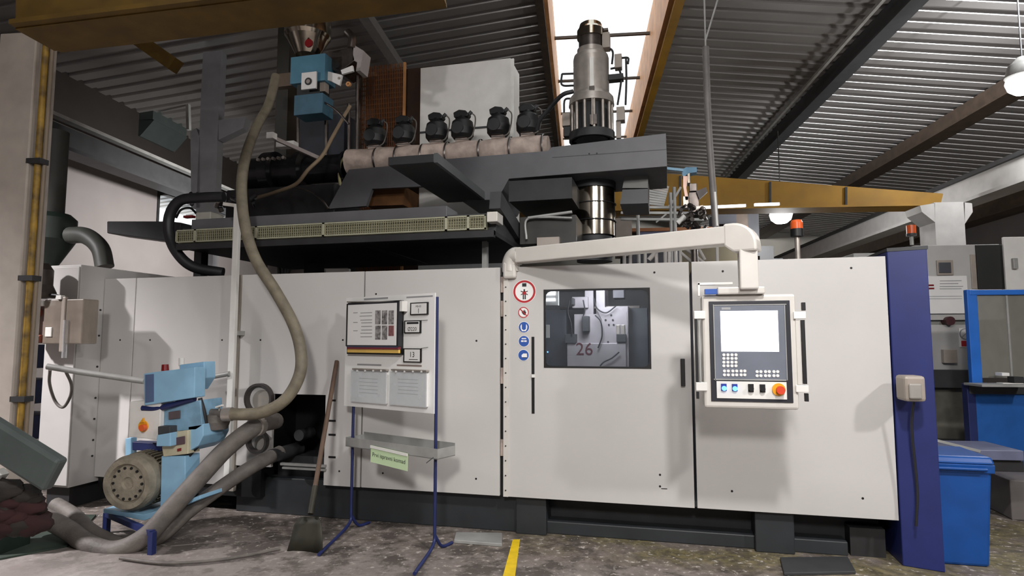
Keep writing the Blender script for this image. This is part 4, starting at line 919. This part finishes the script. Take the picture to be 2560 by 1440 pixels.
dbx('scale_bar', 1474, 142, 1484, 215, -.02, .02, whitem); dbx('scale_foot', 1473, 214, 1486, 236, 0, .025, dsteel); MB().cyl(FD2.at(1480, 236, .03), FD2.at(1480, 312, .03), .008).build('indicator_rod', steel, dh)
dbx('clamp_block', 1474, 285, 1492, 310, -.02, .03, dsteel); dbx('small_block', 1455, 228, 1468, 246, -.03, .02, dark)
FD3 = M(YD)
def d3(name, x0, y0, x1, y1, t0, t1, m): q = MB(); FD3.box(q, x0, y0, x1, y1, t0, t1); return q.build(name, m, dh, bev=.003)
d3('side_box', 1505, 80, 1524, 118, -.06, .06, beige); d3('bracket', 1500, 70, 1520, 76, -.03, .03, dsteel); d3('valve_box', 1536, 134, 1554, 168, -.05, .05, beige); d3('valve_block', 1520, 184, 1558, 198, -.05, .05, dark)
d3('terminal_box', 1541, 266, 1561, 300, -.06, .06, beige); d3('terminal_box', 1405, 282, 1425, 314, -.06, .06, beige)
d3('left_block', 1408, 316, 1426, 340, -.05, .05, dark); d3('side_bracket', 1540, 300, 1552, 345, -.03, .03, beige)
q = MB()
for pts in ([(1565, 145), (1566, 200), (1564, 262)], [(1554, 195), (1550, 225), (1544, 262)], [(1405, 185), (1405, 212), (1434, 214)], [(1405, 185), (1434, 184)], [(1520, 118), (1532, 130), (1530, 160)], [(1526, 172), (1545, 170), (1552, 185)], [(1552, 100 + 45), (1570, 145), (1570, 160)], [(1410, 280), (1412, 250), (1430, 246)]): q.tube([FD3.at(x, y) for x, y in pts], .012, 7)
q.build('pipe_run', dark, dh)
hose('black cable running from the extruder head down to the last blower', [(1434, 228, 1.0), (1405, 238, 1.0), (1375, 270, 1.1), (1350, 300, 1.15), (1343, 325, 1.2)], .022, hose_k, 'black_cable')
# ---- lower head cylinder with bands
lh = thing('lower_head', 'shiny banded steel cylinder hanging below the grey frame', 'extrusion head', (-.5, .8, 2.3))
FL = M(1.6); xl = FL.px(1485, 520)[0]; s_ = (FL.px(1540, 520)[0] - FL.px(1440, 520)[0]) / 100
ys_ = [(435, 55), (475, 55), (476, 52), (513, 52), (514, 53), (555, 53), (556, 51), (592, 51)]
MB().lathe((xl, 1.6, 0), [(w * s_, FL.px(1485, y)[1]) for y, w in ys_[:2]], 36).build('upper_collar', dkgrey, lh)
for i in (2, 4, 6): MB().lathe((xl, 1.6, 0), [(ys_[i][1] * s_, FL.px(1485, ys_[i][0])[1]), (ys_[i + 1][1] * s_, FL.px(1485, ys_[i + 1][0])[1])], 36).build('heater_band', chrome, lh)
for y in (476, 514, 556): MB().lathe((xl, 1.6, FL.px(1485, y)[1]), [(54 * s_, -.006), (55.5 * s_, -.003), (55.5 * s_, .003), (54 * s_, .006)], 36).build('band_clamp', black, lh)
MB().lathe((xl, 1.6, 0), [(44 * s_, FL.px(1485, 592)[1]), (44 * s_, FL.px(1485, 655)[1]), (0, FL.px(1485, 656)[1])], 30).build('die', dark, lh)
q = MB(); FL.box(q, 1437, 600, 1530, 640, .1, .25); q.build('die_block', mat('die_block', '57524E', .4, .5, var=.4), lh, bev=.01)

# ================================================================ UPPER BACKGROUND
fbk = M(2.4)
t = thing('tall_cabinet', 'big plain pale cabinet standing behind the row of black blowers', 'cabinet', fbk.at(1165, 380)); t.location.z = 2.2
r_ = fbk.rect(1050, 158, 1272, 385)
MB().box(r_[0], r_[1] + .02, 2.4, 2.9, 2.3, r_[3]).build('cabinet_body', whitem, t, bev=.005)
MB().box(r_[0], r_[1], 2.38, 2.4, fbk.px(1160, 325)[1], fbk.px(1160, 321)[1]).build('panel_seam', dkgrey, t)
MB().box(r_[1] - .02, r_[1] + .06, 2.42, 2.44, 2.3, r_[3]).build('lit_side_strip', mat('lit_side_white', 'F0EFEA', .5), t)  # lighter white strip: light on the cabinet's right side put into colour
t = thing('mesh_guard', 'brown rusty mesh guard panel left of the tall pale cabinet', 'guard', fbk.at(970, 400)); t.location.z = 2.0
r_ = fbk.rect(905, 170, 1018, 385)
MB().box(r_[0], r_[0] + .03, 2.3, 2.33, 2.08, r_[3]).build('upright', rust, t); MB().box(r_[1] - .02, r_[1] + .01, 2.3, 2.33, 2.08, r_[3]).build('upright', timber, t)
g = MB()
n = 26
for k in range(1, n): x = r_[0] + (r_[1] - r_[0]) * k / n; g.box(x - .006, x + .006, 2.31, 2.316, 2.3, r_[3])
n = 44
for k in range(n): z = 2.3 + (r_[3] - 2.3) * k / n; g.box(r_[0], r_[1], 2.316, 2.322, z - .006, z + .006)
g.build('wire_mesh', brownmesh, t, kind='stuff')
MB().box(r_[0], r_[1] + .3, 2.5, 2.52, 2.3, r_[3]).build('mesh_backing', mat('dark_brown_sheet', '3A2414', .7, var=.3), t)
# dosing unit
fd = M(1.6)
t = thing('dosing_unit', 'light blue dosing unit with a round-window plate under a steel hopper', 'hopper', fd.at(770, 290))
def du(name, x0, y0, x1, y1, t0, t1, m, par=None): q = MB(); fd.box(q, x0, y0, x1, y1, t0, t1); return q.build(name, m, par or t, bev=.005)
xh = fd.px(770, 80)[0]; k_ = fd.px(820, 80)[0] - fd.px(770, 80)[0]
MB().lathe((xh, 1.6, 0), [(k_ * .5, fd.px(770, 140)[1]), (k_ * .9, fd.px(770, 100)[1]), (k_, fd.px(770, 92)[1]), (k_, fd.px(770, 40)[1]), (k_ * .98, fd.px(770, 40)[1])], 32).build('steel_hopper', chrome, t)
q = MB(); fd.disc(q, 771, 107, .05, k_ * .85, k_ * .93, 20); q.build('sight_glass', redl, t)
du('blue_body', 726, 138, 812, 205, -.1, .15, mat('teal_blue', '4E7F96', .45, var=.15)); du('plate', 753, 180, 790, 222, .16, .19, paper)
q = MB(); fd.disc(q, 770, 203, .045, .19, .2, 20); q.build('window_ring', dark, t); q = MB(); fd.disc(q, 770, 203, .026, .2, .206, 16); q.build('window_glass', steel, t)
du('lower_body', 735, 235, 806, 285, -.1, .15, mat('teal_blue_dark', '41687C', .45, var=.2)); du('side_arm', 686, 182, 740, 215, -.05, .05, mat('brown_arm', '5C4C3C', .5)); du('joint_block', 742, 205, 800, 238, -.12, .1, dark); du('yellow_fitting', 797, 200, 812, 228, .0, .1, beige)
t2 = thing('small_hopper', 'smaller grey steel hopper with a white plate, right of the blue dosing unit', 'hopper', fd.at(860, 200))
q = MB().prism([fd.at(*p) for p in ((818, 128), (880, 118), (888, 150), (850, 180), (830, 175))], (0, .35, 0)); q.build('hopper_body', dsteel, t2, bev=.01)
q = MB().prism([fd.at(*p) for p in ((884, 112), (908, 126), (900, 176), (890, 178), (893, 155), (882, 150))], (0, .2, 0)); q.build('hopper_side', mat('hopper_light', 'A8A2A0', .4), t2)
q = MB().prism([fd.at(*p, .05) for p in ((810, 180), (827, 182), (858, 190), (852, 216), (828, 204), (812, 202))], tuple(fd.n * .03)); q.build('white_plate', paper, t2)
q = MB().prism([fd.at(*p, .05) for p in ((855, 178), (884, 166), (886, 180), (858, 188))], tuple(fd.n * .03)); q.build('white_bracket', paper, t2)
q = MB(); fd.disc(q, 842, 164, .03, .0, .02, 16); q.build('sight_hole', dark, t2); q = MB(); fd.disc(q, 847, 195, .016, .08, .088, 12); q.build('round_mark', beige, t2); q = MB().ring(fd.at(873, 212, .02), (0, -1, 0), .01, .03, .03, 16); q.build('brass_ring', timber, t2)
MB().tube([fd.at(868, 80), fd.at(880, 95), fd.at(878, 120)], .05).build('inlet_pipe', dsteel, t2)
t3 = thing('dosing_tower', 'dark tower frame of thin pipes below the dosing unit', 'frame', fd.at(800, 400)); t3.location.z = 2.6
for x, y0, y1 in ((815, 220, 395), (872, 260, 390), (745, 290, 400), (893, 190, 385)): MB().cyl(fd.at(x, y0, -.2), fd.at(x, y1, -.2), .02).build('upright', dsteel, t3)
q = MB(); fd.box(q, 745, 288, 860, 400, -.8, -.5); q.build('dark_hopper_body', mat('dark_navy_sheet', '1E2430', .5, var=.4), t3)
q = MB(); fd.box(q, 690, 60, 720, 400, -.9, -.6); q.build('dark_column', mat('dim_column', '33302A', .6), t3)
MB().tube([fd.at(875, 265, -.1), fd.at(855, 300, 0), fd.at(830, 345, .2), fd.at(805, 390, .4), fd.at(770, 425, .5), fd.at(740, 460, .5), fd.at(690, 480, .5), fd.at(640, 495, .4)], .022, 8).build('tan_hose', mat('tan_hose', '8E7C64', .5), t3)
MB().tube([fd.at(800, 250, .1), fd.at(840, 275, .1), fd.at(872, 310, .1)], .012, 8).build('thin_hose', dsteel, t3)
MB().tube([fd.at(735, 468, .4), fd.at(775, 478, .4), fd.at(805, 500, .5), fd.at(822, 522, .5)], .010, 8).build('thin_hose', dsteel, t3)
t4 = thing('linear_guide', 'pale slanted bar with bolts above the black gearbox', 'bar', fd.at(730, 380))
MB().beam(fd.at(668, 338, .5), fd.at(798, 396, .3), .07, .04).build('bar_body', mat('bar_grey', '8E8480', .4), t4); q = MB(); fd.box(q, 690, 353, 734, 366, .2, .3); q.build('white_block', paper, t4); q = MB(); fd.box(q, 666, 330, 682, 345, .5, .58); q.build('end_cap', paper, t4)
# dark upper-left hopper mass
fh = H(10.5)
t = thing('material_silo', 'dark box silo barely visible in the upper left behind the columns', 'silo', fh.at(320, 300)); t.location.z = 3.4
q = MB(); fh.box(q, 290, 172, 385, 300, -1, 0); q.build('silo_body', mat('dim_silo', '3A4240', .6), t); q = MB(); q.prism([fh.at(*p) for p in ((290, 300), (385, 300), (350, 340), (315, 340))], tuple(-fh.n * 1.0)); q.build('silo_cone', mat('dim_silo2', '333B3A', .6), t)
MB().beam(fh.at(400, 262), fh.at(492, 248), .05, .05).build('top_rail', galv, t); MB().beam(fh.at(470, 250), fh.at(472, 325), .06, .06).build('bracket_post', galv, t)
# black hoses and fittings at the platform tail
ff = M(.5)
t = thing('fitting_cluster', 'cluster of dark hydraulic fittings at the left end of the platform', 'fittings', ff.at(545, 530))
random.seed(11)
for k in range(16):
    x, y = random.uniform(478, 640), random.uniform(486, 530); MB().cyl(ff.at(x, y), ff.at(x + random.uniform(-22, 22), y + random.uniform(-12, 12), random.uniform(-.1, .1)), random.uniform(.012, .03), n=10).build('fitting', random.choice((dark, dark, dsteel, hose_k)), t)
q = MB(); ff.box(q, 489, 530, 526, 562, -.1, .1); q.build('valve_block', mat('pale_block', 'B4B2A8', .5), t, bev=.008); q = MB(); ff.box(q, 458, 538, 480, 544, .0, .05); q.build('red_tag', redl, t)
MB().tube([ff.at(440, 545), ff.at(452, 525), ff.at(475, 520), ff.at(492, 535)], .012, 8).build('thin_hose', hose_k, t)
# dark background machine parts glimpsed under the platform
fg = H(9.5)
t = thing('rear_machine', 'pale and dark machine parts glimpsed in the gap below the platform', 'machine', fg.at(800, 1100)); t.location.z = 0
for (x0, y0, x1, y1, m) in ((640, 630, 800, 720, wallm), (815, 672, 872, 690, paper), (940, 668, 1010, 690, paper), (1015, 667, 1060, 690, whitem), (1060, 660, 1125, 690, mat('ochre_part', '8A744C', .6)), (870, 650, 935, 700, dark), (745, 640, 765, 700, whitem), (680, 632, 690, 700, paper)):
    q = MB(); fg.box(q, x0, y0, x1, y1, -.3, .0 + (y1 % 7) * .02); q.build('housing', m, t)
r5 = fg.rect(640, 690, 1125, 700); fg.rbox(MB(), (r5[0], r5[1], 0, r5[3]), -.3, -.02).build('machine_base', dkgrey, t)
for i, (x, x2) in enumerate(((665, 662), (695, 699), (705, 708), (722, 712), (735, 715))): MB().cyl(fg.at(x, 630, .3), fg.at(x2, 700, .3), .03).build('black_pipe', black, t)
# ================================================================ RIGHT MID BACKGROUND
fm_ = M(3.2)
t = thing('platform_railing', 'pale tubular platform railing with diagonal braces behind the swing arm', 'railing', fm_.at(1750, 660)); t.location.z = 0
wr = mat('railing_white', 'B8B2AC', .5)
def pole(pts, r=.02, m=wr, par=None, fr=fm_, nm='rail'): return MB().tube([fr.at(x, y) for x, y in pts], r, 8, res=0).build(nm, m, par or t)
for x in (1688, 1700, 1730, 1792): a_ = fm_.at(x, 612); MB().tube([a_, (a_.x, a_.y, 0)], .02, 8, res=0).build('post', wr, t)
pole([(1690, 612), (1860, 606)]); MB().beam(fm_.at(1726, 618), fm_.at(1750, 662), .03, .03).build('brace', wr, t); pole([(1700, 612), (1765, 660)], nm='brace'); pole([(1740, 610), (1762, 650)], nm='brace'); pole([(1700, 630), (1740, 665)], nm='brace')
for x in (1560, 1575, 1612, 1640, 1662, 1672): a_ = fm_.at(x, 615); MB().tube([a_, (a_.x, a_.y, 0)], .022, 8, res=0).build('post', wr, t)
pole([(1590, 620), (1612, 626)]); pole([(1622, 650), (1650, 618)], .03, nm='brace')
pole([(1870, 610), (1888, 608), (1890, 670)], .022, nm='post')
t = thing('robot_gripper', 'steel gripper arm hanging under a light blue bracket behind the swing arm', 'gripper', fm_.at(1725, 600))
gm = M(2.6)
def gp(name, x0, y0, x1, y1, m, d=.15): q = MB(); gm.box(q, x0, y0, x1, y1, -d, 0); return q.build(name, m, t, bev=.006)
q = MB().prism([gm.at(*p) for p in ((1705, 424), (1715, 418), (1742, 418), (1742, 430), (1722, 433), (1712, 440), (1706, 440))], (0, .15, 0)); q.build('blue_bracket', mat('teal_bracket', '5C96B8', .4), t)
MB().beam(gm.at(1662, 421), gm.at(1708, 426), .04, .03).build('blue_tube', mat('teal_tube', '7AA8C4', .4), t)
q = MB().prism([gm.at(*p) for p in ((1708, 440), (1720, 440), (1716, 470), (1722, 500), (1714, 500), (1708, 466))], (0, .08, 0)); q.build('link', mat('pink_steel', 'A08478', .35, .6), t)
gp('cylinder', 1718, 432, 1726, 458, chrome); gp('carriage', 1723, 458, 1742, 478, dsteel); gp('arm_plate', 1707, 490, 1722, 520, steel, .1); gp('body', 1722, 480, 1748, 530, dsteel); gp('pad', 1722, 508, 1733, 526, paper, .05)
q = MB(); random.seed(5)
for k in range(22): x, y = random.uniform(1695, 1765), random.uniform(520, 572); q.cyl(gm.at(x, y), gm.at(x + random.uniform(-14, 14), y + random.uniform(-12, 12), .1), random.uniform(.012, .03), n=8)
q.build('hose_bundle', dsteel, t, kind='stuff')
gb_ = gm.at(1735, 560); MB().tube([(gb_.x, 2.68, gb_.z), (gb_.x, 2.68, 0)], .04, 8, res=0).build('mast', dsteel, t)
q = MB().prism([gm.at(*p, .02) for p in ((1740, 480), (1765, 470), (1768, 482), (1748, 500))], tuple(gm.n * .05)); q.build('side_plate', mat('gripper_grey', '6E6664', .5), t)
MB().beam(gm.at(1726, 524), gm.at(1758, 516), .03, .03).build('cross_bar', steel, t)
MB().cyl(gm.at(1712, 540), gm.at(1694, 558), .03).build('white_cylinder', whitem, t)
# grey end box, stack by the head
fq = M(1.4)
t = thing('grey_hood', 'dark grey sheet-metal hood sticking out right of the lower steel cylinder', 'hood', fq.at(1590, 500))
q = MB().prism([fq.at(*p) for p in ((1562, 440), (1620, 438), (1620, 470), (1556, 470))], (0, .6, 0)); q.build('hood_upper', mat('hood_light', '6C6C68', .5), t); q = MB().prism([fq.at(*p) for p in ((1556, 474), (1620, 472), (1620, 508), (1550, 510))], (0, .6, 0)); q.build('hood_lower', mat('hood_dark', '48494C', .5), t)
fr5 = H(8.8)
t = thing('access_frame', 'thin grey access frame with ladder rungs behind the gripper arm', 'frame', fr5.at(1680, 560)); t.location.z = 0
for x, y0 in ((1594, 515), (1685, 468), (1676, 482)): a_ = fr5.at(x, y0); MB().tube([a_, (a_.x, a_.y, 0)], .025, 8, res=0).build('post', galv, t)
for y in (518, 532, 548): MB().beam(fr5.at(1552, y), fr5.at(1765, y + 1), .035, .035).build('cross_rail', galv, t)
for k in range(9): MB().beam(fr5.at(1621, 457 + k * 6.5), fr5.at(1672 - k * 1.5, 469 + k * 5.5), .03, .03).build('slat', wr if k < 3 else galv, t)
MB().beam(fr5.at(1670, 520), fr5.at(1685, 500), .03, .03).build('brace', wr, t); MB().beam(fr5.at(1688, 492), fr5.at(1702, 468), .03, .03).build('brace', galv, t); MB().beam(fr5.at(1640, 556), fr5.at(1672, 530), .02, .02).build('brace', galv, t)
for (x0, y0, x1, y1) in ((1750, 519, 1864, 514), (1886, 512, 1948, 510)):
    o = MB().beam(fr5.at(x0, y0, .1), fr5.at(x1, y1, .1), .035, .035).build('tube_light', tubem); tag(o, 'white tube light left of the bright lamp, ' + ('longer' if x0 < 1800 else 'shorter') + ' one', 'lamp')
    o.parent = None
MB().beam(fr5.at(1722, 524, .05), fr5.at(1750, 520, .05), .035, .035).build('lamp_arm', galv, t)
fr5 = H(12)
t = thing('rear_equipment', 'mixed brown and grey equipment row standing behind the machine at centre right', 'machine', fr5.at(1750, 900)); t.location.z = 0
for i, (x0, y0, x1, y1, m) in enumerate(((1540, 545, 1580, 640, mat('beige_dim', '8A8078', .5)), (1560, 568, 1870, 576, mat('orange_rail', '7E4E2A', .6)), (1600, 575, 1700, 590, mat('violet_steel', '5C6078', .4)), (1555, 590, 1700, 660, mat('dim_blue', '26282F', .6)), (1700, 590, 1860, 690, mat('olive_back', '3C341E', .7)), (1790, 530, 1840, 560, mat('slate', '2A2D36', .6)), (1838, 520, 1870, 640, rust), (1868, 520, 1898, 640, mat('slate2', '25262B', .6)), (1900, 615, 1935, 700, mat('grey_b', '2C2C2E', .6)), (1935, 650, 1985, 700, dkgrey))):
    q = MB(); fr5.box(q, x0, y0, x1, y1, -.4 - .1 * i, -.05 * i); q.build('housing', m, t)
r5 = fr5.rect(1560, 640, 1980, 700); fr5.rbox(MB(), (r5[0], r5[1], 0, r5[3]), -1.2, -.5).build('equipment_base', dkgrey, t)
# hanging pole with cables
fp_ = H(6.2)
t = thing('hanging_pole', 'thin grey pole rising from the machine to two cables near the roof', 'pole', fp_.at(1790, 575))
MB().tube([fp_.at(1764, 118), fp_.at(1772, 330), fp_.at(1790, 575)], .034, 10).build('pole_tube', mat('pole_grey', '6E6A68', .5, var=.3), t)
MB().tube([fp_.at(1787, 480, .03), fp_.at(1793, 565, .03)], .012, 8, res=0).build('bright_conduit', whitem, t)
MB().tube([fp_.at(1764, 120), fp_.at(1760, -30)], .01, 6, res=0).build('cable', galv, t); MB().tube([fp_.at(1764, 100), fp_.at(1800, -20)], .01, 6, res=0).build('cable', galv, t)
# lamps
def lampobj(label, px, py, yb, r):
    fr = H(yb); p = fr.at(px, py); t = thing('hall_lamp', label, 'lamp', p)
    MB().lathe(p + V((0, 0, .0)), [(r * .9, 0), (r, .02), (r * .8, .16), (r * .3, .26), (0, .27)], 24).build('lamp_housing', galv, t)
    MB().lathe(p, [(r * .9, .0), (r * .98, -.05), (r * .85, -r * .7), (r * .5, -r * 1.0), (0, -r * 1.1)], 24).build('lamp_glass', lampm, t)
    MB().cyl(p + V((0, 0, .26)), p + V((0, 0, min(1.5, zroof(3) - p.z))), .01, n=6).build('suspension', dark, t)
    l = bpy.data.lights.new('lamp_light', 'POINT'); l.energy = 110; l.shadow_soft_size = .15; lo = bpy.data.objects.new('lamp_light', l); C.objects.link(lo); lo.parent = t; lo.location = (0, 0, -.45)
lampobj('bright hanging lamp under the yellow girder at centre right', 1952, 530, 11.5, .2)
lampobj('bright hanging lamp at the upper right edge of the picture', 2558, 195, 8.0, .19)
# ================================================================ RIGHT NEIGHBOUR MACHINE
F7 = H(7.6)
nm = thing('neighbour_machine', 'pale grey machine standing behind the navy end column at right', 'machine', F7.at(2380, 1180)); nm.location.z = 0
def nb(name, x0, y0, x1, y1, t0, t1, m, bev=.006, fr=F7, par=nm): q = MB(); fr.box(q, x0, y0, x1, y1, t0, t1); return q.build(name, m, par, bev=bev)
pale = mat('pale_grey_paint', 'B2B1AE', .5, var=.05)
nb('upper_housing', 2290, 612, 2505, 800, -1, 0, pale); nb('rear_body', 2140, 632, 2300, 900, -1.2, -.3, pale)
nb('middle_band', 2300, 792, 2425, 812, -1, -.05, mat('mid_grey_band', '84847E', .5), 0); nb('lower_housing', 2300, 812, 2435, 925, -1, 0, pale)
nb('display_frame', 2343, 650, 2384, 688, 0, .02, beige); nb('display', 2348, 656, 2378, 682, .02, .03, mat('display_dark', '4C4E54', .3), .002)
nb('notice_panel', 2313, 690, 2420, 784, 0, .03, paper, .003)
for y in (701, 708, 715, 721): nb('text_line', 2350, y, 2408 - (y % 5) * 4, y + 1.5, .03, .034, greyink, 0)
for y in (740, 746): nb('text_line', 2322, y, 2405, y + 1, .03, .034, greyink, 0)
nb('red_mark', 2319, 711, 2335, 715, .03, .036, redl, .002); nb('red_mark', 2319, 719, 2336, 723, .03, .036, redl, .002)
q = MB(); F7.disc(q, 2377, 802, .05, -.05, .06, 16); q.build('dark_knob', mat('maroon_knob', '4A2228', .4), nm)
nb('no_entry_label', 2398, 820, 2440, 868, 0, .01, paper, 0); q = MB().ring(F7.at(2414, 835, .012), F7.n, .055, .066, .004); q.build('label_ring', greyink, nm); nb('red_label', 2404, 852, 2440, 866, .01, .014, redp, 0)
MB().beam(F7.at(2405, 843, .014), F7.at(2423, 826, .014), .008, .004).build('label_slash', greyink, nm)
nb('socket_box', 2360, 874, 2394, 908, 0, .06, beige, .006); nb('black_opening', 2443, 612, 2515, 722, 0, .02, mat('black_opening', '1C1D1C', .6), .004); nb('open_door', 2512, 592, 2580, 724, .05, .08, whitem); nb('door_handle', 2534, 645, 2546, 672, .08, .12, galv)
nb('side_strip', 2428, 636, 2442, 722, -.1, .01, beige)
nb('lower_bed', 2310, 925, 2450, 970, -.6, .1, dkgrey); nb('bed_front', 2320, 970, 2445, 1100, -.6, .0, mat('olive_grey', '66645A', .6, var=.3)); nb('bed_foot', 2330, 1100, 2445, 1118, -.6, .1, dark)
# beacon on the neighbour
b0 = F7.at(2280, 612, -.3); t = thing('warning_beacon', 'small orange beacon on the neighbouring machine at right', 'beacon', b0)
zz = F7.px(2280, 580, -.3)[1]; MB().cyl(b0 + V((0, 0, 0)), V((b0.x, b0.y, zz)), .02).build('pole', galv, t); MB().lathe((b0.x, b0.y, zz - .02), [(.05, 0), (.05, .1), (0, .11)]).build('lens', orange, t); MB().cyl((b0.x, b0.y, zz - .05), (b0.x, b0.y, zz - .02), .055).build('beacon_base', dkgrey, t)
# blue framed guard door
F65 = H(6.6)
gd = thing('guard_door', 'bright blue framed guard door with a dirty clear pane above a blue sheet', 'guard door', F65.at(2500, 1180)); gd.location.z = 0
nb('frame_post', 2424, 724, 2450, 962, -.06, .0, blueb, fr=F65, par=gd); nb('frame_top', 2424, 724, 2640, 737, -.06, 0.005, blueb, fr=F65, par=gd)
nb('door_pane', 2448, 737, 2640, 945, -.03, -.02, dirty, 0, fr=F65, par=gd); nb('pane_divider', 2521, 737, 2526, 945, -.035, -.015, galv, 0, fr=F65, par=gd)
nb('lower_sheet', 2438, 985, 2640, 1180, -.05, 0, blue_w, fr=F65, par=gd); nb('middle_rail', 2424, 960, 2640, 986, -.06, .02, dkgrey, fr=F65, par=gd)
nb('foot_post', 2424, 960, 2445, 1190, -.08, .01, navy, fr=F65, par=gd)
t = thing('small_shelf', 'small metal shelf with loose parts on the blue guard door', 'shelf', F65.at(2510, 975)); nb('shelf_plate', 2455, 962, 2600, 968, .02, .3, galv, .002, F65, t)
for x0, y0, x1, y1, m, lb in ((2505, 932, 2524, 940, paper, 'white slip of paper above the shelf parts at right'), (2508, 958, 2560, 966, whitem, 'flat white tool lying on the shelf at right'), (2536, 942, 2560, 958, dark, 'dark metal part on the shelf at right')):
    o = nb('shelf_item', x0, y0, x1, y1, .05, .15, m, .003, F65, None); tag(o, lb, 'tool')
# blue bin
g1, g2 = G(2345, 1412), G(2478, 1420)
bn = thing('waste_bin', 'blue plastic waste bin beside the navy end column', 'bin', ((g1.x + g2.x) / 2 + .0, g1.y + .2, 0))
bx_, by_ = (g1.x + g2.x) / 2, g1.y + .22
def ring4(w, d_, z): return [(bx_ - w, by_ - d_, z), (bx_ + w, by_ - d_, z), (bx_ + w, by_ + d_, z), (bx_ - w, by_ + d_, z)]
hw_ = (g2.x - g1.x) / 2; zt_ = .70
MB().hexa(ring4(hw_ * .98, .2, 0) + ring4(hw_ * 1.18, .24, zt_)).build('bin_body', blued, bn, bev=.02)
MB().hexa(ring4(hw_ * 1.24, .25, zt_ - .06) + ring4(hw_ * 1.26, .255, zt_)).build('rim', blued, bn, bev=.006)
MB().hexa(ring4(hw_ * 1.27, .26, zt_ + .002) + ring4(hw_ * 1.2, .23, zt_ + .05)).build('lid', blued, bn, bev=.015)
MB().tube([(bx_ - hw_ * .9, by_ - .27, zt_ - .03), (bx_ + hw_ * .9, by_ - .27, zt_ - .03)], .012, 8, res=0).build('handle', blued, bn)
# low machine part on the floor behind the bin
F5 = H(5.6)
t = thing('floor_conveyor', 'low grey-blue conveyor bed on the floor behind the waste bin', 'conveyor', F5.at(2420, 1190)); t.location.z = 0
nb('bed', 2325, 1125, 2560, 1150, -.5, 0, mat('blue_grey_bed', '6A6E86', .5, var=.2), fr=F5, par=t); nb('bed_side', 2325, 1150, 2560, 1178, -.45, -.03, dark, fr=F5, par=t)
MB().beam(F5.at(2330, 1098, .0), F5.at(2450, 1128, .05), .02, .02).build('side_rail', galv, t)
# tall pallet at far right lower
t = thing('grey_pallet_box', 'grey flat box standing on the floor at the lower right edge', 'box', G(2545, 1300)); gg = G(2530, 1300)
MB().box(gg.x, gg.x + .6, gg.y, gg.y + .6, 0, .34).build('box_body', mat('brown_grey_box', '6E6866', .7), t, bev=.01)
